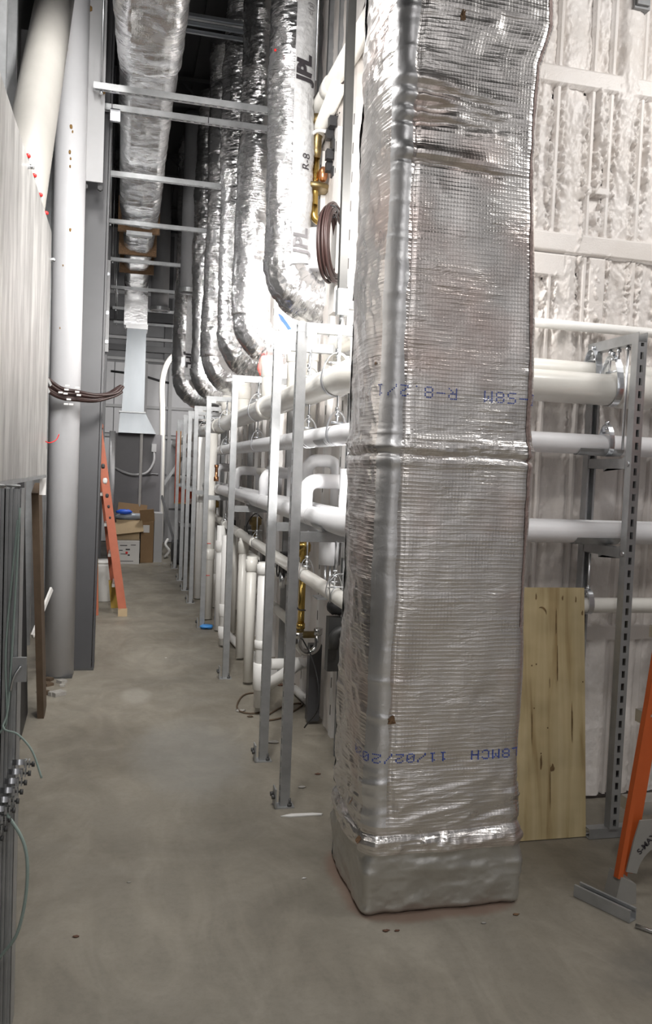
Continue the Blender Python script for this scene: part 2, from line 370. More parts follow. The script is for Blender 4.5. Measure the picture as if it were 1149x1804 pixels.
def tag(o, label, cat, group=None):
    o['label'] = label; o['category'] = cat
    if group: o['group'] = group
    return o
def struct(name, mb, m, kind='structure'):
    o = mb.build(name, m); o['kind'] = kind; return o
def dup(root, d, label=None, rotz=0, scale=None):
    def cp(o, par):
        c = o.copy(); C.objects.link(c)
        if par is not None: c.parent = par
        for ch in o.children: cp(ch, c)
        return c
    r = cp(root, None); r.location = V(root.location)+V(d)
    if rotz: r.rotation_euler = (0, 0, rotz)
    if scale: r.scale = scale
    if label: r['label'] = label
    return r

def channel(mb, p0, p1, back, wdt=.041, dep=.041, slots=True, pitch=.0508, sl=.028, sw=.014, th=.0026, lip=.009, openback=False):
    """slotted strut channel from p0 to p1; back = outward normal of the slotted web"""
    p0, p1, b = V(p0), V(p1), V(back); L_ = (p1-p0).length; a = (p1-p0).normalized(); b = (b-a*b.dot(a)).normalized(); s_ = a.cross(b)
    def bx(a0, a1, s0, s1, b0, b1):
        q = [p0+a*x+s_*y+b*z for x in (a0, a1) for y, z in ((s0, b0), (s1, b0), (s1, b1), (s0, b1))]
        mb.add(q, [(3, 2, 1, 0), (4, 5, 6, 7), (0, 1, 5, 4), (1, 2, 6, 5), (2, 3, 7, 6), (3, 0, 4, 7)])
    h = wdt/2; d = dep/2
    bx(0, L_, -h, -h+th, -d, d); bx(0, L_, h-th, h, -d, d)
    bx(0, L_, -h+th, -h+lip, -d, -d+th); bx(0, L_, h-lip, h-th, -d, -d+th)
    bx(0, L_, -h+lip-th, -h+lip, -d+th, -d+.009); bx(0, L_, h-lip, h-lip+th, -d+th, -d+.009)
    if not slots: bx(0, L_, -h+th, h-th, d-th, d); return
    bx(0, L_, -h+th, -sw/2, d-th, d); bx(0, L_, sw/2, h-th, d-th, d)
    x = 0; k = 0
    while x < L_:
        e = min(x+(pitch-sl if k else (pitch-sl)/2), L_)
        bx(x, e, -sw/2, sw/2, d-th, d); x = e+sl; k += 1

# value noise on numpy arrays
_rng = np.random.RandomState(11); _T = _rng.rand(256, 256)
def vn(x, y, seed=0):
    x = np.asarray(x, float)+seed*17.37; y = np.asarray(y, float)+seed*9.13
    xi = np.floor(x).astype(int); yi = np.floor(y).astype(int); fx = x-xi; fy = y-yi
    fx = fx*fx*fx*(fx*(fx*6-15)+10); fy = fy*fy*fy*(fy*(fy*6-15)+10)
    g = lambda i, j: _T[(i+seed*31) % 256, (j+seed*57) % 256]
    return ((g(xi, yi)*(1-fx)+g(xi+1, yi)*fx)*(1-fy)+(g(xi, yi+1)*(1-fx)+g(xi+1, yi+1)*fx)*fy)*2-1
def fbm(x, y, o=4, seed=0):
    t = 0; a = 1; n = 0
    for k in range(o): t = t+a*vn(x*2**k, y*2**k, seed+k); n += a; a *= .5
    return t/n
def ridge(x, y, o=3, seed=0):
    t = 0; a = 1; n = 0
    for k in range(o): t = t+a*(1-2*np.abs(vn(x*2**k, y*2**k, seed+k))); n += a; a *= .5
    return t/n
def grid_obj(name, P_, m, parent=None, wrap=False, uv=None, smooth=True):
    """P_: (nu, nv, 3) array of points"""
    nu, nv, _ = P_.shape
    o0 = np.array(parent['origin']) if parent is not None and 'origin' in parent else np.zeros(3)
    idx = np.arange(nu*nv).reshape(nu, nv)
    a = idx[:-1, :-1]; b = idx[1:, :-1]; c = idx[1:, 1:]; d = idx[:-1, 1:]
    F = np.stack([a, b, c, d], -1).reshape(-1, 4)
    if wrap:
        a = idx[:, -1][:-1]; b = idx[:, -1][1:]; c = idx[:, 0][1:]; d = idx[:, 0][:-1]
        F = np.concatenate([F, np.stack([a, b, c, d], -1)])
    me = bpy.data.meshes.new(name); me.vertices.add(nu*nv); me.vertices.foreach_set('co', (P_.reshape(-1, 3)-o0).ravel())
    me.loops.add(len(F)*4); me.loops.foreach_set('vertex_index', F.ravel().astype(np.int32))
    me.polygons.add(len(F)); me.polygons.foreach_set('loop_start', np.arange(0, len(F)*4, 4, dtype=np.int32))
    try: me.polygons.foreach_set('loop_total', np.full(len(F), 4, dtype=np.int32))
    except Exception: pass
    me.update(calc_edges=True); me.validate()
    me.polygons.foreach_set('use_smooth', [smooth]*len(me.polygons))
    if uv is not None:
        l = me.uv_layers.new(name='uv'); l.data.foreach_set('uv', uv.reshape(-1, 2)[F.ravel()].ravel())
    me.materials.append(M[m]); o = bpy.data.objects.new(name, me); C.objects.link(o)
    if parent is not None: o.parent = parent; o['origin'] = tuple(o0)
    return o
def text_pts(body, size, bold=0):
    cu_ = bpy.data.curves.new('t', 'FONT'); cu_.body = body; cu_.size = size; cu_.align_x = 'CENTER'; cu_.align_y = 'CENTER'; cu_.offset = bold
    cu_.resolution_u = 3
    ob = bpy.data.objects.new('t', cu_); C.objects.link(ob)
    dg = bpy.context.evaluated_depsgraph_get(); me = bpy.data.meshes.new_from_object(ob.evaluated_get(dg))
    v = [tuple(x.co) for x in me.vertices]; f = [tuple(p.vertices) for p in me.polygons]
    bpy.data.objects.remove(ob); bpy.data.meshes.remove(me); bpy.data.curves.remove(cu_)
    return v, f

# ============================================================ SETTING
CE = 5.6
struct('floor', MB().box((-1.2, -3.6, -.1), (4.2, 15.6, 0)), 'concrete')
mb = MB()   # black corrugated roof deck
x = -1.2
while x < 4.2:
    mb.box((x, -3.6, CE), (x+.08, 15.6, CE+.04)); mb.box((x+.08, -3.6, CE+.04), (x+.2, 15.6, CE+.06)); x += .2
struct('ceiling', mb, 'blackdeck')
for k, y in enumerate((4.6, 6.9, 9.2, 11.5, 13.8)):
    m_ = MB().box((-1.1, y, CE-.28), (4.1, y+.1, CE-.24)).box((-1.1, y, CE-.04), (4.1, y+.1, CE))
    for j in range(20):
        x0 = -1.1+j*.26; m_.bar((x0, y+.05, CE-.26 if j % 2 else CE-.02), (x0+.26, y+.05, CE-.02 if j % 2 else CE-.26), .02, .02)
    struct('trim_%d' % (k+1), m_, 'blackdeck')
wl = struct('wall_left', MB().box((-.86, -3.6, 0), (-.78, 15.6, CE)), 'rack_grey')
me_stud = None
for y in (2.5, 2.9, 3.3, 3.7, 4.1, 4.5, 4.9, 5.3, 6.2, 6.7, 7.2, 7.7, 8.2, 8.7, 9.2):
    if me_stud is None:
        m_ = MB().box((-.78, 2.5, 0), (-.69, 2.502, 4.4)).box((-.692, 2.5, 0), (-.69, 2.54, 4.4)).box((-.78, 2.5, 0), (-.778, 2.54, 4.4)).box((-.702, 2.538, 0), (-.69, 2.54, 4.4))
        s0 = m_.build('stud', 'galv', wl); me_stud = s0
    else:
        c = s0.copy(); C.objects.link(c); c.location = (0, y-2.5, 0)
struct('wall_back', MB().box((-1.2, -3.6, 0), (4.2, -3.5, CE)), 'farwall')
struct('wall_side', MB().box((4.1, -3.6, 0), (4.2, 3.5, CE)), 'duskwall')

# far end wall: white metal panels below, dim above with beams
wf = struct('wall_far', MB().box((-.78, 15.35, 0), (1.3, 15.45, CE)), 'duskwall')
zs = [0, .62, 1.24, 1.95, 2.45, 3.25]
for i in range(5):
    for j in range(4):
        MB().box((-.70+j*.47, 15.32, zs[i]+.02), (-.70+j*.47+.455, 15.35, zs[i+1]-.02)).build('panel', 'farwall', wf)
for z in (1.9, 2.43, 3.27):
    MB().box((-.7, 15.27, z), (1.17, 15.32, z+.05)).build('girt', 'steel_lgrey', wf)
for x in (.28, .72):
    MB().box((x, 15.24, 0), (x+.06, 15.30, 3.25)).build('mullion', 'steel_lgrey', wf)
for z, h_ in ((3.42, .10), (3.62, .05), (3.95, .16), (4.4, .06)):
    MB().box((-.7, 15.1, z), (1.17, 15.2, z+h_)).build('beam', 'steel_lgrey' if h_ < .08 else 'steel_grey', wf)
for x in (.1, .62, 1.0):
    MB().box((x, 15.2, 3.3), (x+.12, 15.3, 5.5)).build('column', 'steel_grey', wf)

# ---- wall that the corridor pipes follow
wr = struct('wall_right', MB().box((1.17, 3.40, 0), (1.27, 15.4, CE)), 'foam')
ny, nz = 520, 260
yy = np.linspace(3.36, 13.0, ny)[:, None]; zz = np.linspace(0.0, 4.6, nz)[None, :]
ph = (yy*2.6) % 1.0
pil = np.clip(1-np.abs(ph-.5)*2.6, 0, 1)**.5
hh = .012+.03*pil*(.6+.5*fbm(yy*6, zz*1.3, 3, 2))+.010*ridge(yy*14, zz*6, 3, 5)
G = np.stack(np.broadcast_arrays(1.165-hh, yy, zz), -1)
grid_obj('foam_layer', G, 'foam', wr)
me_ws = None; ws0 = None
for k in range(24):
    y = 3.52+k*.3846
    if ws0 is None:
        m_ = MB().box((1.118, y-.03, 0), (1.165, y+.03, 3.4))
        ws0 = m_.build('stud', 'white_paint', wr)
        sl_ = MB()
        for q in range(22): sl_.box((1.1165, y-.006, .12+q*.15), (1.119, y+.004, .12+q*.15+.055))
        ss0 = sl_.build('slot', 'slot', ws0, kind='stuff')
    else:
        c = ws0.copy(); C.objects.link(c); c.location = (0, y-3.52, 0)
        d = ss0.copy(); C.objects.link(d); d.parent = c

# ---- sprayed foam wall facing the camera
WY = 3.33
wfr = struct('wall_front', MB().box((1.17, WY, 0), (4.15, WY+.1, CE)), 'foam')
nx, nz = 620, 800
X = np.linspace(1.16, 3.4, nx)[:, None]; Z = np.linspace(.015, 4.6, nz)[None, :]
studs = [1.30, 1.47, 1.645, 1.765, 1.93, 2.02, 2.175, 2.32, 2.47, 2.60, 2.78, 2.9, 3.07, 3.2, 3.33]
dS = np.min(np.abs(X[None]-np.array(studs)[:, None, None]), 0)
wob = .006*fbm(Z*3+X*0, Z*1.1+X*3, 2, 9)
bay = np.clip((dS-.008+wob)/.045, 0, 1)
pillow = np.sin(bay*PI/2)
fine = fbm(X*42, Z*30, 4, 3)
rdg = ridge(X*15+fbm(X*6, Z*5, 2, 14), Z*5.5, 4, 21)
rough = np.clip(1-np.abs(Z-2.85)/.38, 0, 1)**.5
rough2 = np.clip(1-np.abs(Z-2.28)/.20, 0, 1)**.5
low = np.clip((1.9-Z)/.4, 0, 1)
bsel = (vn(X*6.1+.3, Z*.9, 31) > .1)
foam = .004+pillow*(.024+.030*fbm(X*5.5, Z*1.6, 3, 4))+.003*fine*(1+X*0)
edge = np.exp(-((bay-.4)/.42)**2)
foam = foam+(rough*.9+rough2*.7+.25)*edge*(.036*np.clip(rdg, -.15, 1)+.026*fine+.022*fbm(X*95, Z*80, 3, 44))*(1-.6*low)
foam = foam+.014*np.clip(fbm(X*8+2*fbm(X*3, Z*3, 2, 8), Z*2.2, 3, 17), -.3, 1)*(1-.5*low)
flat = np.where(dS < .009, .030, 0)
def girt(z0, z1, dep):
    dz = np.minimum(Z-z0, z1-Z)+X*0
    return np.where(dz > 0, dep, 0)
flat = np.maximum(flat, girt(3.14, 3.215, .046)); flat = np.maximum(flat, girt(2.435, 2.52, .038)); flat = np.maximum(flat, girt(.73, .80, .036))
plate = (((X > 1.955) & (X < 2.03) & (Z > 2.16) & (Z < 2.44)) | ((X > 1.90) & (X < 2.03) & (Z > 2.70) & (Z < 2.735)) | ((X > 1.66) & (X < 1.83) & (Z > 2.33) & (Z < 2.44)))
flat = np.where(plate, .034, flat)
drip = np.clip(fbm(X*16, Z*10, 3, 40)-.05, 0, 1)*.05*(rough+rough2)
foam = foam+np.where(flat > .033, drip, 0)
hole = np.clip(1-np.abs(X-1.965)/.03, 0, 1)*np.clip(1-np.abs(Z-2.665)/.035, 0, 1)
h = np.maximum(foam, flat)-.09*np.clip(hole*3, 0, 1)
crack = np.abs(Z-2.43+.0*X) < .004
h = np.where(crack & (X > 1.2), h*.35, h)
for cx_, z0, z1 in ((1.745, .9, 1.7), (1.90, 1.3, 1.75), (2.20, .45, 1.7), (1.99, .3, .75), (2.06, 2.75, 3.1), (2.08, 3.25, 3.9)):
    cr_ = (np.abs(X-cx_-.006*vn(Z*9+X*0, Z*2, 3)) < .0035) & (Z > z0) & (Z < z1) & (vn(Z*7+X*0, Z*3, 6) > -.15)
    h = np.where(cr_, h-.02, h)
G = np.stack(np.broadcast_arrays(X, WY-h, Z), -1)
grid_obj('foam_layer', G, 'foam', wfr)
MB().box((1.17, WY-.035, 0), (3.4, WY, .012)).build('bottom_gap', 'slot', wfr)
MB().box((2.085, WY-.06, 3.50), (2.16, WY-.01, 3.62)).box((2.09, WY-.075, 3.51), (2.15, WY-.06, 3.61)).build('junction_plate', 'galv_dark', wfr)

# ============================================================ BIG FOIL WRAPPED DUCT
duct = thing('insulated_duct', 'tall rectangular duct wrapped in wrinkled silver foil insulation, standing on the floor at centre', 'duct', (1.06, 2.735, 0))
XL, XR0, YF, YB, RC = .79, 1.33, 2.50, 2.965, .05
def xr_of(z): return np.interp(z, [0, .12, .3, .5, 1, 1.5, 2, 2.5, 2.78, 2.9, 4.6], [1.338, 1.352, 1.345, 1.334, 1.331, 1.321, 1.306, 1.276, 1.283, 1.325, 1.33])
segs_ = []   # (length, kind, data)
def base_section(s):
    """s (array) in metres from the back-left corner, counter-clockwise past the camera side: returns x,y,nx,ny"""
    W_ = XR0-XL; D_ = YB-YF; a = PI/2*RC
    Ls = [D_-2*RC, a, W_-2*RC, a, D_-2*RC, a, W_-2*RC, a]; tot = sum(Ls); s = np.mod(s, tot)
    x = np.zeros_like(s); y = np.zeros_like(s); nx_ = np.zeros_like(s); ny_ = np.zeros_like(s); o = 0
    defs = [('l', XL, YB-RC, 0, -1, -1, 0), ('c', XL+RC, YF+RC, PI), ('l', XL+RC, YF, 1, 0, 0, -1), ('c', XR0-RC, YF+RC, 1.5*PI),
            ('l', XR0, YF+RC, 0, 1, 1, 0), ('c', XR0-RC, YB-RC, 0), ('l', XR0-RC, YB, -1, 0, 0, 1), ('c', XL+RC, YB-RC, PI/2)]
    for L_, d in zip(Ls, defs):
        m_ = (s >= o-1e-9) & (s <= o+L_+1e-9); t = s[m_]-o
        if d[0] == 'l':
            x[m_] = d[1]+d[3]*t; y[m_] = d[2]+d[4]*t; nx_[m_] = d[5]; ny_[m_] = d[6]
        else:
            an = d[3]+t/RC; x[m_] = d[1]+RC*np.cos(an); y[m_] = d[2]+RC*np.sin(an); nx_[m_] = np.cos(an); ny_[m_] = np.sin(an)
        o += L_
    return x, y, nx_, ny_, tot
S_FL = (YB-YF-2*RC)+PI/4*RC            # arc position of the front-left corner
S_F0 = (YB-YF-2*RC)+PI/2*RC            # front face starts (x = XL+RC)
S_FR = S_F0+(XR0-XL-2*RC)+PI/4*RC
def duct_disp(s, z):
    g = lambda a, w_: np.exp(-(a/w_)**2)
    cl = g(s-S_FL-.035, .05); crn = g(s-S_FR, .05)
    d = .009*fbm(s*4.5, z*3.2, 3, 50)
    d = d+.0009*fbm(s*4, z*62, 2, 51)*.7+.005*fbm(s*13, z*11, 3, 91)*np.clip(.2+fbm(s*2.5, z*2, 2, 92)*2, 0, 1)
    wr_ = ridge(s*3.2+.8*fbm(s*2, z*4, 2, 52), z*17+s*1.2, 3, 53)
    d = d+.0045*np.clip(wr_, 0, 1)*np.clip(.25+1.1*fbm(s*2.2, z*1.9, 2, 54), 0, 1)
    d = d+.016*np.sin(PI*np.clip(s/S_FL, 0, 1))*(s < S_FL)
    d = d-.005*g(s-S_FL-.062-.006*vn(z*7+s*0, z*2, 56), .012)*np.clip((z-.28)*8, 0, 1)
    # taped joints and pleats
    z0 = 1.509+.010*fbm(s*13, s*0, 3, 57)+(s-S_F0)*.004
    d = d-.009*g(z-z0, .005)+.005*g(z-z0-.03, .02)+.004*g(z-z0+.022, .016)+.007*g(z-z0-.04, .05)*ridge(s*8, z*30, 3, 58)
    for zc, amp, wd, ks in ((2.655, .013, .012, -.10), (2.60, .015, .014, -.05), (2.55, .010, .008, .03), (2.43, .011, .006, -.035), (2.87, .004, .012, .12)):
        zz_ = zc+ks*(s-S_F0)+.013*fbm(s*9, s*0+zc, 3, 59)
        fr = np.clip((s-S_FL+.03)*14, 0, 1)*np.clip(1.2-(s-S_F0)*2.3, 0, 1)*(.5+.8*np.clip(.5+vn(s*9, s*0+zc*7, 90), 0, 1))
        d = d-amp*g(z-zz_, wd)*fr+amp*.8*g(z-zz_-.03, .018)*fr
    lo = g(z-.34, .13)
    d = d+lo*(.013*np.clip(ridge(s*2.6+1.1*fbm(s*3, z*6, 2, 60), z*15-(s-S_F0)*2.6, 3, 61), -.2, 1))
    cr_ = g(z-.235, .035)
    d = d+cr_*(.010*ridge(s*13, z*22, 3, 62)+.006)
    d = d-.012*g(z-.275-.01*vn(s*6, s*0, 63), .012)
    sm_ = np.clip((.20+.02*vn(s*7, s*0, 64)-z)/.02, 0, 1)
    d = d*(1-sm_*.7)+sm_*(.004+.008*fbm(s*5, z*8, 3, 65)+.0025*ridge(s*9+z*6, z*14, 3, 95))
    d = d-.018*np.clip((.022-z)/.022, 0, 1)**2
    up = np.clip((z-2.3)/.3, 0, 1)
    d = d+up*.008*fbm(s*6, z*7, 3, 66)
    lowm = np.clip((.20-z)/.05, 0, 1)
    d = d+lowm*(.016*g(s-S_FL, .022)+.016*g(s-S_FR, .022)+.007*fbm(s*11, z*16, 3, 96))
    # left side: looser, with vertical billows
    ls = np.clip((S_FL-s)*14, 0, 1)*np.clip((s+.02)*50, 0, 1)
    d = d+ls*(.008*fbm(s*9+z*2, z*4, 3, 67)+.004*ridge(s*12+z*5, z*16, 2, 68))
    return d
def duct_point(s, z, off=0):
    s = np.asarray(s, float); z = np.asarray(z, float); s, z = np.broadcast_arrays(s, z)
    x, y, nx_, ny_, tot = base_section(s.astype(float))
    k = (xr_of(z)-XL)/(XR0-XL); x = XL+(x-XL)*k
    d = duct_disp(s, z)+off
    # bottom bulge of the left/back skirt
    return np.stack([x+nx_*d, y+ny_*d, z+0*x], -1)
_, _, _, _, TOT = base_section(np.zeros(1))
ZC = .205
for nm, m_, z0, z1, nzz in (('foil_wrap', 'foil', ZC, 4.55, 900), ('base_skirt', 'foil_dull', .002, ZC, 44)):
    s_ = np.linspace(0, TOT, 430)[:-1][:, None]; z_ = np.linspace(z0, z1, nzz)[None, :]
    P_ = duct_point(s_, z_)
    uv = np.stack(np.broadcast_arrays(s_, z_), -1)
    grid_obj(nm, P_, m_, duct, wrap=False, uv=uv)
# close the seam at the back and the top
sb = np.linspace(TOT-TOT/429, TOT+.0, 2)[:, None]
grid_obj('back_seam', duct_point(sb, np.linspace(.002, 4.55, 500)[None, :], .0005), 'foil_tape', duct, uv=np.stack(np.broadcast_arrays(sb, np.linspace(.002, 4.55, 500)[None, :]), -1))
# shiny corner tape, edge ragged
nz_ = 700; zt = np.linspace(.30, 4.5, nz_)[None, :]; tt = np.linspace(0, 1, 9)[:, None]
e0 = S_FL-.03+0*zt; e1 = S_FL+.050+.006*vn(zt*14, zt*3, 70)
o_tp = duct_point(e0*(1-tt)+e1*tt, zt+0*tt, .0012); grid_obj('corner_tape', o_tp, 'foil_tape', duct)
# torn dusty seam down the right corner
zt = np.linspace(.95, 3.6, 500)[None, :]; tt = np.linspace(0, 1, 5)[:, None]
wd = .003+.005*np.clip(.5+fbm(zt*9, zt*2, 3, 71), 0, 1)*np.clip((zt-.9)*1.5, .2, 1); c0 = S_FR-.020+.006*vn(zt*4, zt*0, 72)
grid_obj('torn_seam', duct_point(c0+(tt-.5)*2*wd, zt+0*tt, .0014+.002*np.abs(fbm(zt*40, tt*3, 2, 73))), 'insul_pink', duct)
# tears
def sfx(x, z): return S_F0+((x-XL)*(XR0-XL)/(xr_of(z)-XL)+XL-(XL+RC))
for sc_, zc, rr, rz in ((sfx(.986, 2.88), 2.885, .010, .020), (sfx(.86, .64), .646, .014, .015), (S_FL-.03, .245, .012, .012), (S_FL-.06, 1.80, .006, .006), (S_FL-.14, .33, .005, .012)):
    n = 14; mm = MB(); pts = [duct_point(sc_, zc, .0022).ravel()]
    for i in range(n):
        k_ = 1+.35*random.uniform(-1, 1); pts.append(duct_point(sc_+rr*k_*math.cos(2*PI*i/n), zc+rz*k_*math.sin(2*PI*i/n), .002).ravel())
    mm.add(pts, [(0, 1+i, 1+(i+1) % n) for i in range(n)]).build('tear', 'insul_brown', duct)
# dot-matrix ink, upside down on the wrap
F57 = {'0': '01110 10001 10011 10101 11001 10001 01110', '1': '00100 01100 00100 00100 00100 00100 01110', '2': '01110 10001 00001 00110 01000 10000 11111',
       '8': '01110 10001 10001 01110 10001 10001 01110', 'R': '11110 10001 10001 11110 10100 10010 10001', 'M': '10001 11011 10101 10101 10001 10001 10001',
       'S': '01111 10000 10000 01110 00001 00001 11110', '-': '00000 00000 00000 11111 00000 00000 00000', '/': '00001 00001 00010 00100 01000 10000 10000',
       '.': '00000 00000 00000 00000 00000 00000 00100', 'I': '01110 00100 00100 00100 00100 00100 01110', 'L': '10000 10000 10000 10000 10000 10000 11111',
       'H': '10001 10001 10001 11111 10001 10001 10001', 'C': '01110 10001 10000 10000 10000 10001 01110', ' ': '00000 '*7, '=': '00000 00000 11111 00000 11111 00000 00000'}
def dots(body, s_right, zc, pu, pz, nm, tilt=0):
    mm = MB(); col_ = 0
    for ch in body:
        rows = F57[ch].split()
        for r_ in range(7):
            for c_ in range(5):
                if rows[r_][c_] == '1':
                    s__ = s_right-(col_+c_)*pu; z__ = zc+(r_-3)*pz+tilt*(s__-s_right)
                    ps = [duct_point(s__, z__, .0016).ravel()]+[duct_point(s__+.0025*math.cos(PI*i/3), z__+.0025*math.sin(PI*i/3), .0016).ravel() for i in range(6)]
                    mm.add(ps, [(0, 1+i, 1+(i+1) % 6) for i in range(6)])
        col_ += 6.6
    mm.build(nm, 'ink', duct, kind='stuff')
dots('I-S8M  R-8.2/1', sfx(1.318, 1.70), 1.708, .0064, .0054, 'printed_dots', -.01)
dots('L8MCH  11/02/2020', sfx(1.318, .5), .524, .0057, .0045, 'printed_dots', .0)

# ============================================================ FLEXIBLE DUCTS
DISP = {}
def flex(Y, r, X0, zbot, ztop, bR, seed, label, group='foil flexible ducts', band=None, endx=1.16, tail=0):
    t = thing('flexible_duct', label, 'duct', (X0, Y, zbot), group)
    za = zbot+r
    path = []; tang = []
    z = ztop; ds = .0065 if Y < 8 else .012
    while z > za+bR: path.append((X0+.012*math.sin(z*2.1+seed), Y+.01*math.cos(z*1.7+seed), z)); tang.append((0, 0, -1)); z -= ds
    n = int(bR*PI/2/ds)
    for i in range(n+1):
        a = PI/2*i/n; path.append((X0+bR*(1-math.cos(a)), Y, za+bR*(1-math.sin(a)))); tang.append((math.sin(a), 0, -math.cos(a)))
    x = X0+bR
    while x < endx: x += ds; path.append((x, Y, za)); tang.append((1, 0, 0))
    Pp = np.array(path); T_ = np.array(tang); L_ = np.arange(len(Pp))*ds
    bend = np.exp(-((Pp[:, 2]-za)/(bR*1.1))**2)[:, None]
    def disp_at(z_, th_):
        k_ = int(np.argmin(np.abs(Pp[:, 2]-z_))); U = L_[k_]; B = float(bend[k_, 0]); st, ct = math.sin(th_), math.cos(th_)
        return float(.012*fbm(U*5, st*1.1+ct*.7+seed, 2, seed)+(.004+.006*B)*ridge(U*26+.6*st+.8*fbm(U*7, ct*2+seed, 2, seed+2), st*1.9+ct*1.6+5, 3, seed+1)+.0035*ridge(U*70+2*st, st*4+ct*3+9, 2, seed+3)), Pp[k_]
    DISP[t.name] = disp_at
    def surf(th, off, idx=slice(None)):
        P0 = Pp[idx]; T0 = T_[idx]; U = L_[idx][:, None]; B = bend[idx]
        th = np.broadcast_to(th, (len(P0), th.shape[-1])); ct, st = np.cos(th), np.sin(th)
        d = .012*fbm(U*5, st*1.1+ct*.7+seed, 2, seed)+(.004+.006*B)*ridge(U*26+.6*st+.8*fbm(U*7, ct*2+seed, 2, seed+2), st*1.9+ct*1.6+5, 3, seed+1)+.0035*ridge(U*70+2*st, st*4+ct*3+9, 2, seed+3)
        rr = r+d+off
        N0 = np.stack([-T0[:, 2], 0*T0[:, 0], T0[:, 0]], -1)[:, None, :]; Bn = np.array([0, -1, 0])[None, None, :]
        return P0[:, None, :]+rr[..., None]*(ct[..., None]*Bn+st[..., None]*N0)
    th = np.linspace(0, 2*PI, 73)[None, :]
    # interpolate along the path for finer wrinkles
    grid_obj('foil_jacket', surf(th, -.002), 'foil_flex', t, uv=np.stack(np.broadcast_arrays(L_[:, None], th*r), -1))
    if band:
        a0, a1, z0b, z1b = band
        ids = np.where((Pp[:, 2] >= z0b) & (Pp[:, 2] <= z1b))[0]
        b_ = np.linspace(a0, a1, 22)[None, :]
        grid_obj('printed_band', surf(b_, .004, ids), 'film', t)
    MB().strap((endx-.01, Y, za), (1, 0, 0), r*.96, .03, .012).build('collar', 'galv', t)
    t['rad'] = r
    return t, (X0, Y)
def flex_text(t, body, size, zc, th0, ink='ink_black', flip=False, bold=.0):
    X0, Y, _ = t['origin']; r = t['rad']; v, f = text_pts(body, size, bold); out = []
    sg = -1 if flip else 1
    for x, y, _z in v:
        th = th0-sg*y/r; dd, pp = DISP[t.name](zc+sg*x, th); rr = r+dd+.015
        out.append((pp[0]+rr*math.sin(th), pp[1]-rr*math.cos(th), zc+sg*x))  # wrapped on the tube
    MB().add(out, f).build('print', ink, t)
f1, _ = flex(5.0, .136, .915, 2.335, 5.5, .235, 3, 'nearest foil flexible duct, with a broad white printed band lettered JPL', band=(-.06, 1.35, 2.66, 5.45))
flex_text(f1, 'JPL', .125, 3.79, .38, bold=.006); flex_text(f1, 'R-8', .065, 3.26, .52, 'ink_black')
flex_text(f1, 'JPL', .12, 2.80, .36, 'ink_grey', bold=.003); flex_text(f1, 'c(s)', .05, 4.13, .46, 'ink_grey')
for k, th_ in enumerate((.28, .34, .50, .58, .64, .70)):
    X0, Y = .915, 5.0; rr = .136+.010; mm = MB()
    z0 = 3.42 if k > 1 else 3.18
    for q in range(2):
        a_ = th_; pts = [(X0+rr*math.sin(a_+e), Y-rr*math.cos(a_+e), z) for z in (z0, z0+.20+.02*(k % 3)) for e in (-.008, .010)]
        mm.add(pts, [(0, 1, 3, 2)]); break
    mm.build('print', 'ink_grey', f1)
f2, _ = flex(6.27, .14, .89, 2.21, 5.5, .235, 5, 'second foil flexible duct from the camera, overlapped by the one lettered JPL')
f3, _ = flex(7.0, .14, .845, 2.17, 5.5, .26, 8, 'third foil flexible duct from the camera, its elbow above the white riser')
f4, _ = flex(8.2, .14, .83, 2.15, 5.5, .22, 12, 'fourth foil flexible duct from the camera, in the shadowed row of drops')
f5, _ = flex(9.3, .14, .80, 2.13, 5.5, .24, 15, 'fifth foil flexible duct from the camera, narrow sliver beside the farthest lettered one')
f6, _ = flex(10.65, .150, .69, 2.15, 5.5, .26, 18, 'farthest foil flexible duct in the row, white printed band with small JPL letters', band=(.0, 1.2, 2.5, 5.4))
flex_text(f6, 'JPL', .14, 3.72, .45, flip=True, bold=.006); flex_text(f6, 'JPL', .14, 2.75, .40, flip=True, bold=.006)
f7, _ = flex(11.6, .14, .80, 2.2, 5.5, .25, 21, 'foil flexible duct mostly hidden behind the farthest lettered one')
tag(MB().prism([(0, 0), (.035, -.02), (.10, -.115), (.075, -.125), (.02, -.05)], 0, .004, ((.862, 4.925, 2.375), (.85, 0, 0), (0, 0, .75), (0, -1, 0))).build('tape_strip', 'blue'), 'bright blue tape strip on the elbow of the second flexible duct', 'tape')
rg = MB(); random.seed(3)
rg.sphere((.985, 6.16, 2.20), .05, 9, (.9, .6, 1.6), .16); tag(rg.build('red_rag', 'red_rag'), 'pinkish red rag stuffed under the elbow of a flexible duct', 'rag')
tag(MB().sphere((.775, 4.845, 3.86), .008, 5).build('red_sticker', 'red'), 'tiny red sticker on the flank of the nearest flexible duct', 'sticker')

# big dim duct drops in the dark behind
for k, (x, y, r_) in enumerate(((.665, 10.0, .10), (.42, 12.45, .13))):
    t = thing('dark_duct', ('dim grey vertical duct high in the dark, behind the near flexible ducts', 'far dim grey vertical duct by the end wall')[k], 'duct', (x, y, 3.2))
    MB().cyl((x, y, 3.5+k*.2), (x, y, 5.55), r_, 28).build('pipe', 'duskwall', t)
    MB().strap((x, y, 3.5+k*.2), (0, 0, 1), r_, .05, .015, ref=(1, 0, 0)).build('collar', 'galv', t)

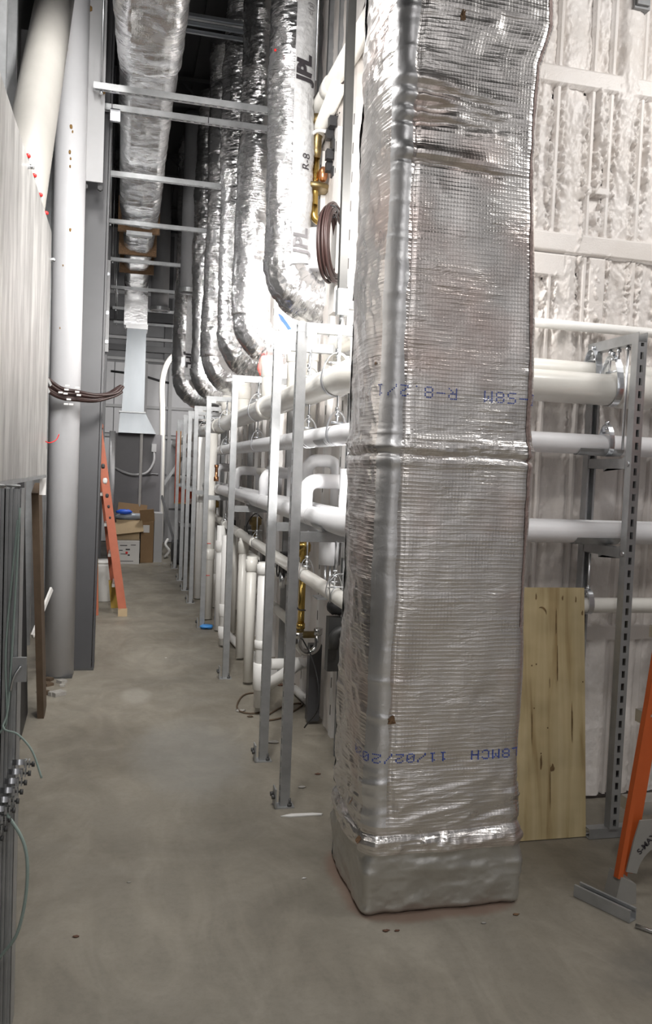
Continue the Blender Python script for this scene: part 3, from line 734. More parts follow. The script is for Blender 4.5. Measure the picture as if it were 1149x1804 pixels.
# ============================================================ OVERHEAD DUCT ON TRAPEZES
od = thing('overhead_duct', 'long foil-wrapped rectangular duct running overhead down the left of the corridor', 'duct', (.08, 7.7, 3.93))
def rrect(s, x0, x1, z0, z1, rc):
    W_ = x1-x0; H_ = z1-z0; a = PI/2*rc; Ls = [W_-2*rc, a, H_-2*rc, a, W_-2*rc, a, H_-2*rc, a]; tot = sum(Ls); s = (s % 1)*tot
    defs = [('l', x0+rc, z0, 1, 0, 0, -1), ('c', x1-rc, z0+rc, 1.5*PI), ('l', x1, z0+rc, 0, 1, 1, 0), ('c', x1-rc, z1-rc, 0), ('l', x1-rc, z1, -1, 0, 0, 1), ('c', x0+rc, z1-rc, PI/2), ('l', x0, z1-rc, 0, -1, -1, 0), ('c', x0+rc, z0+rc, PI)]
    x = np.zeros_like(s); z = np.zeros_like(s); a_ = np.zeros_like(s); b_ = np.zeros_like(s); o = 0
    for L_, d in zip(Ls, defs):
        m_ = (s >= o-1e-9) & (s <= o+L_+1e-9); t = s[m_]-o
        if d[0] == 'l': x[m_] = d[1]+d[3]*t; z[m_] = d[2]+d[4]*t; a_[m_] = d[5]; b_[m_] = d[6]
        else: an = d[3]+t/rc; x[m_] = d[1]+rc*np.cos(an); z[m_] = d[2]+rc*np.sin(an); a_[m_] = np.cos(an); b_[m_] = np.sin(an)
        o += L_
    return x, z, a_, b_
for k, (ya, yb, gx) in enumerate(((3.6, 5.55, .01), (5.56, 9.25, 0), (9.45, 10.3, -.02), (10.4, 11.3, -.03), (11.35, 12.55, -.035))):
    nY = int((yb-ya)/.014); s_ = np.linspace(0, 1, 121)[None, :]; y_ = np.linspace(ya, yb, nY)[:, None]
    x, z, a_, b_ = rrect(s_+0*y_, -.115-gx, .265+gx, 3.955-(0.05 if k == 0 else 0), 4.30, .09)
    end = np.exp(-((y_-ya)/.03)**2)+np.exp(-((yb-y_)/.03)**2)
    d = .016*fbm(x*6, y_*3+z*0, 3, 80+k)+.012*ridge(x*5, y_*9, 3, 83+k)*(.35+np.clip(fbm(x*0+y_*1.3, y_*0, 2, 86), 0, 1))-.03*end
    P_ = np.stack([x+a_*d, y_+0*x, z+b_*d], -1)
    grid_obj('foil_section', P_, 'foil_over', od, uv=np.stack(np.broadcast_arrays(s_*1.2, y_), -1))
for y in (9.35, 10.35, 11.33):
    MB().box((-.15, y-.07, 3.93), (.29, y-.02, 4.3)).build('exposed_insulation', 'insul_brown', od)
MB().box((-.06, 9.22, 3.885), (.21, 9.30, 3.925)).build('joint_bar', 'galv', od)
MB().box((-.08, 12.5, 3.45), (.25, 12.85, 4.28)).build('drop_elbow', 'foil_flex', od)
st_ = thing('sheet_metal_drop', 'bare shiny sheet-metal duct dropping to the grey cabinet at the corridor end', 'duct', (.08, 12.7, 1.88))
mm = MB()
def frustum(mb_, a, b):
    (x0, x1, y0, y1, z), (X0_, X1_, Y0_, Y1_, Z_) = a, b
    mb_.add([(x0, y0, z), (x1, y0, z), (x1, y1, z), (x0, y1, z), (X0_, Y0_, Z_), (X1_, Y0_, Z_), (X1_, Y1_, Z_), (X0_, Y1_, Z_)], [(0, 3, 2, 1), (4, 5, 6, 7), (0, 1, 5, 4), (1, 2, 6, 5), (2, 3, 7, 6), (3, 0, 4, 7)])
frustum(mm, (-.08, .24, 12.5, 12.85, 2.18), (-.03, .24, 12.5, 12.85, 3.46)); mm.build('drop', 'sheet_clean', st_)
m2 = MB(); frustum(m2, (-.12, .42, 12.45, 12.95, 1.88), (-.10, .25, 12.48, 12.87, 2.2)); m2.build('transition', 'sheet_clean', st_)
MB().box((-.115, 12.44, 2.175), (.265, 12.9, 2.195)).build('flange', 'galv', st_)
MB().box((-.05, 12.47, 3.40), (.26, 12.88, 3.47)).build('flange', 'foil_tape', st_)

# slotted trapeze bars across the corridor
bar0 = None
names = ['first overhead strut bar from the camera, upper one of the nearest pair', 'second overhead strut bar from the camera, with black line marks', 'third overhead strut bar from the camera, under the foil duct',
         'fourth overhead strut bar, just before the brown insulation gap', 'fifth overhead strut bar, just past the brown insulation gap', 'sixth overhead strut bar from the camera', 'seventh overhead strut bar, near the bare metal drop', 'farthest overhead strut bar, by the end wall']
for k, y in enumerate((5.72, 6.03, 7.37, 8.80, 10.42, 12.05, 13.65, 15.0)):
    if k == 0:
        t = thing('strut_bar', names[0], 'strut', (.45, y, 3.87), 'overhead strut bars'); bar0 = t
        m_ = MB(); channel(m_, (-.27, y, 3.885), (1.12, y, 3.885), (0, 0, -1)); m_.build('channel', 'galv', t)
        for x in (-.22, 1.05):
            MB().cyl((x, y, 3.87), (x, y, 5.5), .0055, 8).build('threaded_rod', 'zinc', t)
            MB().lathe((x, y, 3.84), [(0, .011), (.02, .011)], 6).build('nut', 'zinc', t)
    else:
        t = dup(bar0, (0, y-5.72, 0), names[k])
        if k == 1:
            for x in (-.16, .5, 1.0): 
                m_ = MB().box((x, 5.72-.022, 3.864), (x+.006, 5.72-.0206, 3.906)); m_.build('ink_mark', 'ink_black', bar0).parent = t
tag(MB().box((-.165, 5.92, 3.76), (-.10, 5.95, 3.84)).box((-.165, 5.92, 3.835), (-.10, 6.0, 3.84)).build('clip_angle', 'zinc'), 'small bright clip hanging off the second overhead bar by the column', 'clip')
t = thing('strip_rail', 'bright triple-ribbed metal rail high in the dark between the ducts', 'rail', (.55, 6.6, 4.86))
for q in range(3): MB().box((.2, 6.55+q*.05, 4.86-q*.035), (.98, 6.575+q*.05, 4.885-q*.035)).build('rail', 'sheet_clean', t)
MB().box((.2, 6.63, 4.885), (.98, 6.66, 4.91)).build('backing', 'galv', t)
for x in (.3, .9): MB().cyl((x, 6.645, 4.9), (x, 6.645, 5.58), .005, 8).build('threaded_rod', 'zinc', t)

# ============================================================ STRUT FRAMES
def frame(Y):
    t = thing('pipe_rack', 'nearest galvanized strut frame left of the big foil duct', 'rack', (.70, Y, 0), 'strut pipe frames along the corridor')
    m_ = MB(); channel(m_, (.70, Y, .004), (.70, Y, 2.02), (-1, 0, 0)); m_.build('post', 'galv', t)
    m_ = MB(); channel(m_, (1.085, Y, .004), (1.085, Y, 2.02), (1, 0, 0)); m_.build('post', 'galv', t)
    m_ = MB(); channel(m_, (.679, Y, 2.041), (1.11, Y, 2.041), (0, 0, -1), openback=True); m_.build('beam', 'galv', t)
    for z in (1.165,):
        m_ = MB(); channel(m_, (.722, Y+.0, z), (1.064, Y+.0, z), (0, 0, -1)); m_.build('arm', 'galv', t)
    f_ = MB().box((.655, Y-.03, 0), (.74, Y+.03, .006)).box((.655, Y-.03, 0), (.661, Y+.03, .085)); f_.build('foot_angle', 'galv', t)
    b_ = MB(); 
    for y in (-.018, .018): b_.lathe((.642, Y+y, .05), [(0, .010), (.013, .010)], 6, (1, 0, 0)); b_.cyl((.72, Y+y, .0), (.72, Y+y, .04), .006, 8); b_.lathe((.72, Y+y, .006), [(0, .011), (.012, .011)], 6)
    b_.build('anchor_bolts', 'rack_grey', t, kind='stuff')
    MB().box((.715, Y-.026, 2.0), (.76, Y-.021, 2.06)).build('corner_plate', 'galv', t)
    return t
fr0 = frame(3.41)
ord_ = {3.97: 'second strut frame from the big foil duct, close behind the first', 5.57: 'third strut frame from the big foil duct, standing alone', 7.37: 'fourth strut frame from the big foil duct, blue scrap at its foot',
        8.69: 'fifth strut frame from the big foil duct', 9.56: 'sixth strut frame from the big foil duct', 10.38: 'seventh strut frame from the big foil duct, far down the corridor', 11.6: 'farthest strut frame in the corridor row'}
for y, l in ord_.items(): dup(fr0, (0, y-3.41, 0), l)

# right-hand frame, slotted web facing the camera
t = thing('pipe_rack', 'galvanized slotted strut frame against the white foam wall at right', 'rack', (1.962, 2.91, 0))
m_ = MB(); channel(m_, (1.962, 2.91, .044), (1.962, 2.91, 2.0), (0, -1, 0)); m_.build('post', 'galv', t)
m_ = MB(); channel(m_, (1.962, 3.225, .044), (1.962, 3.225, 2.0), (0, 1, 0)); m_.build('post', 'galv', t)
m_ = MB(); m_.box((1.9415, 2.889, 2.0), (1.9441, 3.255, 2.041)).box((1.9799, 2.889, 2.0), (1.9825, 3.255, 2.041)).box((1.944, 2.889, 2.0), (1.98, 3.255, 2.0026)); m_.build('beam', 'galv', t)
for z in (1.523, 1.163):
    m_ = MB(); channel(m_, (1.962, 2.935, z), (1.962, 3.20, z), (0, 0, 1)); m_.build('arm', 'galv', t)
    MB().prism([(0, 0), (.15, 0), (.15, .012), (0, -.05)], -.0215, -.019, ((1.962, 2.932, z-.02), (0, 1, 0), (0, 0, -1), (1, 0, 0))).build('bracket', 'galv', t)
    MB().lathe((1.936, 2.91, z+.0), [(0, .010), (.01, .010)], 6, (1, 0, 0)).build('bolt', 'zinc', t)
m_ = MB(); channel(m_, (1.86, 2.925, .0225), (2.5, 2.925, .0225), (0, -1, 0), slots=False); m_.build('base_rail', 'galv', t)
m_ = MB(); channel(m_, (1.962, 3.03, 1.985-.0), (1.962, 3.0305, 1.985), (0, 0, -1), slots=False)
for y, l_ in ((2.985, .41), (3.05, .045), (3.11, .10)):
    MB().cyl((1.962, y, 1.99-l_), (1.962, y, 2.015), .0052, 10).build('threaded_rod', 'zinc', t)
    MB().lathe((1.962, y, 1.982), [(0, .011), (.014, .011)], 6).build('nut', 'zinc', t)

# ============================================================ PIPES
PG = 'long pipes following the corridor wall'
def pipe(name, label, pts, r, m_, joints=(), bend=.1, cat='pipe', n=20, group=None, couplings=()):
    lo = min(pts, key=lambda p: p[2]); t = thing(name, label, cat, tuple(lo), group)
    MB().tube(fillet(pts, bend), r, n).build('pipe', m_, t)
    for p, ax, l_ in couplings: MB().lathe(p, [(-l_/2, r*1.02), (-l_/2+.003, r*1.14), (l_/2-.003, r*1.14), (l_/2, r*1.02)], n, ax).build('coupling', m_, t)
    for p, ax in joints: MB().lathe(p, [(-.001, r*1.006), (.001, r*1.006)], n, ax).build('joint_line', 'ink_grey', t)
    return t
Yx, Xx = (0, 1, 0), (1, 0, 0); Zx = (0, 0, 1)
pipe('large_pipe', 'thick cream plastic pipe hung highest under the strut beams, turning behind the big duct', [(.86, 15.2, 1.83), (.86, 3.08, 1.83), (4.0, 3.08, 1.83)], .065, 'pvc', bend=.12, couplings=[((.86, 5.2, 1.83), Yx, .16), ((.86, 8.0, 1.83), Yx, .16), ((2.06, 3.08, 1.83), Xx, .14)])
pipe('large_pipe', 'second thick pipe just above and behind the thick cream one', [(.985, 14.2, 1.905), (.985, 3.20, 1.905), (4.0, 3.20, 1.905)], .052, 'pvc', bend=.1, couplings=[((.985, 4.4, 1.905), Yx, .12)])
pipe('jacketed_pipe', 'white jacketed pipe in clamps below the thick cream pipe', [(.86, 14.6, 1.60), (.86, 3.07, 1.60), (4.0, 3.07, 1.60)], .042, 'jacket', joints=[((.86, y, 1.6), Yx) for y in (4.4, 6, 8)])
pipe('jacketed_pipe', 'white jacketed pipe running beside the wall, behind the clamped jacketed one', [(.975, 13.6, 1.60), (.975, 3.185, 1.60), (4.0, 3.185, 1.60)], .034, 'jacket')
pipe('jacketed_pipe', 'white jacketed pipe on the lower strut arms, outer of the pair', [(.845, 13.6, 1.235), (.845, 3.06, 1.235), (4.0, 3.06, 1.235)], .045, 'jacket', joints=[((.845, y, 1.235), Yx) for y in (3.7, 5.1, 7.2)])
pipe('jacketed_pipe', 'white jacketed pipe on the lower strut arms, inner of the pair', [(.95, 13.0, 1.24), (.95, 3.165, 1.24), (4.0, 3.165, 1.24)], .042, 'jacket', joints=[((.95, y, 1.24), Yx) for y in (3.9, 5.3)])
pipe('drain_pipe', 'lowest cream drain pipe sloping along the wall, crossed by a wire clamp', [(.88, 11.7, .95), (.88, 3.12, .92), (4.0, 3.12, .92)], .033, 'pvc', bend=.06, couplings=[((.88, y, .93), Yx, .08) for y in (4.25, 5.65, 6.4, 7.3)])
pipe('thin_pipe', 'slim white pipe clipped high on the foam wall at right', [(1.36, 3.255, 2.115), (4.0, 3.255, 2.115)], .021, 'pvc_white')

# hangers
def hanger(x, y, zc, r, ztop, axis, label, peak=.05, wd=.03):
    t = thing('pipe_hanger', label, 'hanger', (x, y, zc), 'clevis pipe hangers')
    MB().strap((x, y, zc), axis, r+.002, wd, .003, n=36, top=peak).build('strap', 'zinc', t)
    top = zc+r+peak
    if ztop: MB().cyl((x, y, top-.05), (x, y, ztop), .0048, 8).build('threaded_rod', 'zinc', t)
    nt_ = MB(); nt_.lathe((x, y, top+.004), [(0, .011), (.013, .011)], 6); nt_.lathe((x, y, top-.02), [(0, .010), (.012, .010)], 6); nt_.build('nut', 'zinc', t)
    ax = V(axis); sd = ax.cross(V((0, 0, 1))) 
    c = V((x, y, zc+r+.010)); MB().cyl(c-sd*(r*.62), c+sd*(r*.62), .005, 8).build('cross_bolt', 'zinc', t)
    return t
for k, Y in enumerate((3.41, 3.97, 5.57, 7.37, 8.69, 9.56)):
    w_ = ('nearest', 'second', 'third', 'fourth', 'fifth', 'sixth')[k]
    hanger(.86, Y, 1.83, .065, 2.03, Yx, 'clevis hanger round the thick cream pipe at the %s strut frame' % w_)
    if k < 4: hanger(.86, Y-.03, 1.60, .042, 2.03, Yx, 'small hanger on the white jacketed pipe at the %s strut frame' % w_, .055, .022)
    if k < 4: hanger(.88, Y-.02, .93, .033, 1.15, Yx, 'wire hanger on the lowest drain pipe at the %s strut frame' % w_, .045, .012)
hanger(1.955, 3.08, 1.83, .065, 0, Xx, 'wide zinc clevis hanger on the thick cream pipe at the right-hand frame', .075)
hanger(1.935, 3.20, 1.905, .052, 0, Xx, 'zinc clevis hanger on the rear thick pipe at the right-hand frame', .05)
hanger(1.94, 3.07, 1.60, .042, 0, Xx, 'small zinc clevis on the jacketed pipe, rod dropping past the thick pipe', .04, .022)
hanger(1.925, 3.12, .92, .033, 1.14, Xx, 'zinc clevis on the lowest pipe right of the plywood sheet', .03, .024)
for k, (x, y, z, r, ax) in enumerate(((1.90, 3.07, 1.60, .044, Xx), (1.90, 3.06, 1.235, .047, Xx), (.86, 3.55, 1.60, .044, Yx), (.845, 3.45, 1.235, .047, Yx), (.86, 3.97, 1.60, .044, Yx), (.845, 5.57, 1.235, .047, Yx))):
    t = thing('pipe_saddle', ('galvanized half-shell saddle under the upper jacketed pipe at the right-hand frame', 'galvanized half-shell saddle under the lower jacketed pipe at the right-hand frame', 'half-shell saddle under the clamped jacketed pipe, nearest the big duct',
        'half-shell saddle under the outer lower pipe at the nearest strut frame', 'half-shell saddle under the clamped jacketed pipe at the second strut frame', 'half-shell saddle under the outer lower pipe at the third strut frame')[k], 'saddle', (x, y, z-r), 'pipe saddles')
    MB().strap((x, y, z), ax, r, .20, .002, n=14, a0=-1.15, a1=1.15, ref=(0, 0, -1)).build('shell', 'galv', t)

# wire clamp with loop on the drain pipe near the big duct
t = thing('wire_clamp', 'round wire clamp looped over the drain pipe just left of the big duct', 'clamp', (.88, 3.30, .93))
m_ = MB(); m_.tube(fillet([(.84, 3.30, .90), (.835, 3.30, .99), (.865, 3.30, 1.02), (.93, 3.30, 1.02), (.965, 3.30, .99), (.965, 3.30, .95)], .03, 5), .0032, 8).ring((.88, 3.30, .93), Yx, .037, .003, 24, 6); m_.build('wire', 'zinc', t)
MB().cyl((.825, 3.30, .965), (.975, 3.30, .965), .003, 8).build('cross_bolt', 'zinc', t)

# vertical drains and risers
def riser(label, x, y, r, z0, z1, m_='pvc', coup=(), name='drain_riser', marks=()):
    t = thing(name, label, 'pipe', (x, y, z0)); MB().cyl((x, y, z0), (x, y, z1), r, 18).build('pipe', m_, t)
    for z, l_, k in coup: MB().lathe((x, y, z), [(-l_/2, r*1.02), (-l_/2+.004, r*k), (l_/2-.004, r*k), (l_/2, r*1.02)], 20).build('coupling', m_, t)
    for z in marks: MB().box((x-.02, y-r-.001, z), (x+.015, y-r+.004, z+.008)).build('red_mark', 'red_rag', t)
    return t
riser('stout grey-white cleanout drain with joint rings, right behind the second strut post', .80, 4.72, .037, .05, .90, 'pvc_white', [(.23, .16, 1.22), (.42, .05, 1.18), (.86, .06, 1.2)])
riser('white drain riser behind the first strut frame with an elbow at its top', .83, 5.40, .034, .02, .86, 'pvc', [(.80, .08, 1.2)])
riser('white drain riser standing between second and third strut frames', .87, 6.10, .034, .02, .92, 'pvc', [(.85, .09, 1.22)])
riser('white drain riser with thick lower collars beyond the third strut post', .80, 6.55, .04, .02, .9, 'pvc_white', [(.30, .10, 1.15), (.12, .10, 1.2)])
riser('white drain riser beside the blue floor scrap', .83, 7.2, .040, .01, .93, 'pvc_white', [(.75, .1, 1.2)])
riser('tall cream riser with red ink marks beyond the fourth strut post', .775, 7.75, .055, .01, 1.75, 'pvc', [(.62, .1, 1.1)], marks=(.42, .72))
riser('tall white riser farther down the corridor row', .80, 8.95, .05, .01, 1.75, 'pvc_white', [(1.1, .1, 1.1)])
riser('thin cream riser behind the fourth frame, reaching the drain pipe', .93, 7.05, .028, .01, .93)
riser('grey-white riser at the foot of the fifth strut frame', .90, 8.4, .045, .01, 1.2, 'pvc_white', [(.3, .1, 1.15)])
for k, (x, y, z0, z1, r_) in enumerate(((.93, 4.62, 1.90, 2.19, .058), (1.08, 4.15, 1.90, 2.10, .055), (.93, 5.55, 1.88, 2.20, .055), (1.08, 6.2, 1.88, 2.14, .055), (.92, 6.75, 1.88, 2.14, .055), (.93, 7.9, 1.88, 2.12, .055), (1.06, 4.9, 1.6, 2.24, .05))):
    riser(('thick cream riser under the nearest flexible duct, seen between the two nearest posts', 'short thick cream riser by the wall, next to the big duct', 'cream riser left of the thick pipe, under the second flexible duct',
           'cream riser near the wall behind the third strut frame', 'cream riser under the third flexible duct elbow', 'cream riser under the fourth flexible duct elbow', 'cream riser close to the wall under the nearest flexible duct')[k], x, y, r_, z0, z1, 'pvc', [(z1-.09, .10, 1.12)], 'vent_riser')
pipe('elbow_pipe', 'cream elbow and branch rising off the thick rear pipe beside the big duct', [(1.02, 3.62, 1.95), (1.02, 3.62, 2.08), (1.02, 4.05, 2.08), (1.10, 4.5, 2.08)], .05, 'pvc', bend=.08)

# white insulated loops on the lower pipes
for k, (x0, x1, y, zt, r_) in enumerate(((.86, 1.09, 3.95, 1.395, .036), (.87, 1.08, 5.25, 1.42, .036), (.87, 1.07, 6.7, 1.42, .036), (.87, 1.07, 8.1, 1.44, .036), (.95, 1.12, 4.35, 1.50, .034))):
    pipe('insulated_loop', ('white insulated inverted-U loop nearest the big duct, above the lower pipes', 'second white insulated inverted-U loop along the lower pipes', 'third white insulated loop along the lower pipes', 'farthest white insulated loop on the lower pipes', 'taller white insulated loop close to the wall behind the second post')[k],
         [(x0, y, 1.26), (x0, y, zt), (x1, y, zt), (x1, y, 1.02)], r_, 'jacket', bend=.06, group='insulated pipe loops')
k = 0
for x, y in ((.98, 4.9), (1.03, 4.98), (.97, 5.62), (1.04, 5.7), (1.0, 3.72)):
    riser('short white insulated stub %s' % ('left of the tall loop, first of the pair', 'left of the tall loop, wall side of the pair', 'near the third strut frame, outer of the pair', 'near the third strut frame, wall side of the pair', 'just left of the big foil duct')[k] if False else
          ('outer short insulated stub above the lower pipes behind the second strut post', 'wall-side short insulated stub above the lower pipes behind the second strut post', 'outer short insulated stub at the third strut frame', 'wall-side short insulated stub at the third strut frame', 'short insulated stub just left of the big foil duct')[k], x, y, .03, 1.2, 1.46, 'jacket', (), 'pipe_stub'); k += 1

# brass valves, trap and tank cluster behind the first post
t = thing('brass_valve', 'domed brass vacuum breaker standing behind the nearest strut post', 'valve', (.975, 4.47, .90))
MB().lathe((.975, 4.47, .93), [(0, .018), (.03, .018), (.035, .03), (.06, .032), (.065, .038), (.10, .040), (.115, .034), (.118, 0.001)], 20).build('dome', 'brass', t)
MB().lathe((.975, 4.47, .87), [(0, .026), (.02, .026), (.025, .02), (.06, .02)], 8).build('union', 'chrome', t)
t = thing('brass_pipe', 'brass tailpiece ending in a small elbow, behind the nearest strut post', 'pipe', (.975, 4.47, .52))
MB().cyl((.975, 4.47, .56), (.975, 4.47, .87), .019, 16).build('tube', 'brass', t)
MB().lathe((.975, 4.47, .56), [(0, .025), (.03, .025)], 8).build('nut', 'brass', t)
MB().tube(fillet([(.975, 4.47, .57), (.975, 4.47, .525), (1.06, 4.47, .525)], .03), .02, 14).build('elbow', 'brass_old', t)
t = thing('p_trap', 'chrome U-shaped trap below the brass tailpiece', 'pipe trap', (1.0, 4.38, .42))
MB().tube(fillet([(.95, 4.40, .55), (.95, 4.40, .44), (1.06, 4.40, .44), (1.06, 4.40, .55)], .055, 10), .019, 14).build('bend', 'chrome', t)
for q in ((.95, 4.40, .52), (1.06, 4.40, .54)): MB().lathe(q, [(0, .025), (.035, .025)], 8).build('slip_nut', 'chrome', t)
t = thing('brass_valve', 'brass air-vent cap above the drain pipe, between second and third frames', 'valve', (.93, 5.95, .95))
MB().lathe((.93, 5.95, .93), [(0, .02), (.06, .02), (.065, .028), (.10, .034), (.105, .046), (.15, .046), (.16, .04), (.161, .001)], 20).build('cap', 'brass_old', t)
MB().ring((.93, 5.95, .99), Zx, .05, .004, 20, 6).build('ring', 'zinc', t)
t = thing('brass_valve', 'small brass valve far along the pipes, beyond the fourth frame', 'valve', (.85, 8.1, 1.0))
MB().lathe((.85, 8.1, .98), [(0, .025), (.06, .025), (.065, .05), (.12, .05), (.13, .03), (.16, .03)], 14).build('body', 'brass', t)
MB().box((.80, 8.07, 1.12), (.90, 8.13, 1.13)).build('lever', 'ochre', t)
t = thing('copper_valve', 'small copper stub valve sticking up from a white loop beyond the fourth frame', 'valve', (.80, 7.5, 1.33))
MB().lathe((.80, 7.5, 1.31), [(0, .022), (.04, .022), (.045, .014), (.12, .014), (.125, .02), (.15, .02)], 10).build('body', 'copper', t)
t = thing('filter_canister', 'white filter canister hanging under the lower strut arm beside the big duct', 'canister', (1.02, 4.05, .98))
MB().lathe((1.02, 4.05, .97), [(0, .001), (.001, .055), (.17, .058), (.175, .001)], 24).build('body', 'jacket', t)
for x in (-.025, .0, .02): MB().cyl((1.02+x, 4.03, .80), (1.02+x, 4.03, .97), .006, 8).build('leg', 'zinc', t)
MB().box((.95, 3.99, .80), (1.09, 4.10, .808)).build('plate', 'galv', t)
t = thing('black_valve', 'black valve body with short stubs behind the drain pipe', 'valve', (1.06, 3.95, .72))
MB().sphere((1.04, 3.95, .77), .05, 8, (1, .9, .8), .08).build('body', 'black', t)
MB().box((1.00, 3.93, .45), (1.07, 3.99, .72)).build('bracket', 'rack_grey', t)
MB().tube(fillet([(1.02, 3.9, .57), (1.02, 3.9, .66), (1.14, 3.9, .66)], .05), .026, 14).build('elbow', 'rack_grey', t)
pipe('cross_drain', 'short white drain stub reaching the wall with a metal band, low behind the nearest posts', [(.86, 4.72, .30), (1.16, 4.72, .30)], .033, 'pvc_white', couplings=[((1.02, 4.72, .30), Xx, .05)])
pipe('diagonal_drain', 'white drain angling down to the stout cleanout, low behind the nearest posts', [(1.02, 4.60, .34), (.82, 4.72, .16)], .033, 'pvc_white')
tag(MB().box((1.04, 4.5, .02), (1.11, 4.56, .46)).build('grey_bracket', 'steel_grey'), 'grey upright steel bracket by the wall foot behind the nearest strut post', 'bracket')
for k, (z, y0, y1, r_) in enumerate(((.70, 5.4, 9.0, .028), (.46, 5.2, 7.0, .03), (1.42, 6.4, 9.4, .028))):
    pipe('wall_drain', ('cream pipe along the wall at knee height beyond the nearest posts', 'low cream pipe along the wall near the floor', 'cream pipe along the wall between upper and lower runs')[k], [(1.06, y0, z), (1.06, y1, z)], r_, 'pvc', couplings=[((1.06, y0+.5, z), Yx, .08)])
for k, (y, z, m__) in enumerate(((5.2, .78, 'black'), (6.0, .7, 'rack_grey'), (6.9, .82, 'rack_grey'), (8.3, .78, 'black'))):
    t = thing('actuator', ('black valve actuator on the wall between second and third frames', 'grey valve actuator just beyond the third frame', 'grey valve actuator before the fourth frame', 'black valve actuator beyond the fourth frame')[k], 'actuator', (1.03, y, z))
    MB().box((.99, y-.05, z), (1.09, y+.06, z+.13)).build('housing', m__, t)
    MB().cyl((1.0, y, z-.10), (1.0, y, z), .02, 10).build('stem', 'zinc', t); MB().ring((.97, y, z+.02), Xx, .045, .005, 18, 6).build('handwheel', m__, t)
for k, pts in enumerate(([(.90, 4.3, 1.0), (.85, 4.28, .86), (.90, 4.25, .72), (.95, 4.25, .70)], [(.97, 4.6, .55), (1.02, 4.3, .4), (1.03, 4.2, .2), (.98, 4.3, .05)], [(.97, 5.9, 1.08), (.9, 5.8, 1.12), (.85, 5.85, 1.02), (.92, 6.0, .92)])):
    tag(MB().tube(curve3(pts), .004, 6).build('wire', 'black'), ('black wire loop drooping behind the nearest strut post', 'dark wire hanging from the chrome trap to the floor', 'dark wire curling round the brass air-vent cap')[k], 'wire')

# ------------------------------------------------------------ high on the wall, between flexible duct and big duct
t = thing('drop_post', 'dark square steel post hanging from the ceiling beside the big duct', 'post', (.915, 3.6, 2.12))
MB().bar((.915, 3.6, 2.2), (.89, 3.6, 5.5), .036, .036, (1, 0, 0)).build('post', 'post_dark', t)
MB().box((.892, 3.575, 2.14), (.942, 3.625, 2.255)).build('socket', 'galv', t); MB().cyl((.917, 3.6, 2.10), (.917, 3.6, 2.15), .010, 10).build('bolt', 'zinc', t)
MB().box((.94, 3.58, 2.17), (1.16, 3.62, 2.205)).build('side_arm', 'galv_dark', t)
pipe('upper_pipe', 'thick cream pipe high on the wall, coupled above the blue-grey strut', [(1.09, 7.2, 3.70), (1.09, 3.45, 3.62)], .052, 'pvc', couplings=[((1.09, 4.75, 3.65), Yx, .10)])
pipe('upper_pipe', 'cream branch dropping from the high pipe beside the flexible duct', [(1.09, 4.55, 3.58), (1.085, 5.4, 3.42)], .045, 'pvc')
t = thing('brass_assembly', 'tall brass valve assembly high on the wall with a flat handwheel and elbow', 'valve', (1.07, 4.98, 2.98))
MB().cyl((1.07, 4.98, 3.03), (1.07, 4.98, 3.35), .021, 16).build('tube', 'brass', t)
MB().lathe((1.07, 4.98, 3.33), [(0, .026), (.05, .030), (.12, .030), (.13, .037), (.2, .037), (.21, .046), (.25, .046)], 16).build('upper_body', 'brass_old', t)
MB().lathe((1.07, 4.98, 3.135), [(0, .085), (.012, .09), (.03, .09), (.034, .02)], 24).build('handwheel', 'brass_old', t)
MB().tube(fillet([(1.07, 4.98, 3.05), (1.07, 4.98, 2.96), (1.15, 4.98, 2.96)], .05), .024, 14).build('elbow', 'brass', t)
MB().sphere((1.11, 4.95, 3.23), .03, 8, (1, 1, 1.6)).build('knob', 'copper', t)
t = thing('black_actuator', 'black actuator and wiring bunched at the top of the brass valve assembly', 'actuator', (1.12, 4.78, 3.15))
for k in range(7):
    a = k*1.7; MB().box((1.10+.02*math.cos(a), 4.75+.05*math.sin(a), 3.16+.045*k), (1.14+.02*math.cos(a), 4.80+.05*math.sin(a), 3.215+.045*k)).build('block', 'black', t)
t = thing('black_actuator', 'small black fitting left of the brass valve tube', 'fitting', (1.03, 5.0, 3.2)); MB().box((1.0, 4.97, 3.2), (1.03, 5.01, 3.27)).cyl((1.015, 4.99, 3.16), (1.015, 4.99, 3.31), .012, 10).build('body', 'black', t)
tag(MB().tube(curve3([(1.0, 5.0, 3.42), (1.05, 4.9, 3.46), (1.12, 4.8, 3.42)]), .011, 8).build('white_hose', 'pvc_white'), 'white hose crossing in front of the brass valve assembly', 'hose')
for k in range(3): tag(MB().tube(curve3([(1.0, 5.05, 3.44+.03*k), (1.06, 4.93, 3.50+.01*k), (1.12, 4.86, 3.42+.05*k), (1.14, 4.7, 3.5)]), .004, 6).build('wire', 'black'), ('black wire arching over the brass valve, lowest of three', 'black wire arching over the brass valve, middle of three', 'black wire arching over the brass valve, topmost of three')[k], 'wire', 'wires over the brass valve')
riser('white cylinder under the brass elbow high on the wall', 1.08, 4.95, .05, 2.66, 2.90, 'jacket', (), 'white_cylinder')
tag(MB().box((1.06, 4.34, 2.30), (1.115, 4.46, 3.06)).build('white_trunking', 'paper'), 'flat white trunking board behind the brown cable coil', 'trunking')
t = thing('cable_coil', 'coil of dark brown cable hung on the wall beside the big foil duct', 'cable coil', (1.02, 4.28, 2.42))
ax_ = V((.86, -.5, 0)).normalized(); random.seed(5)
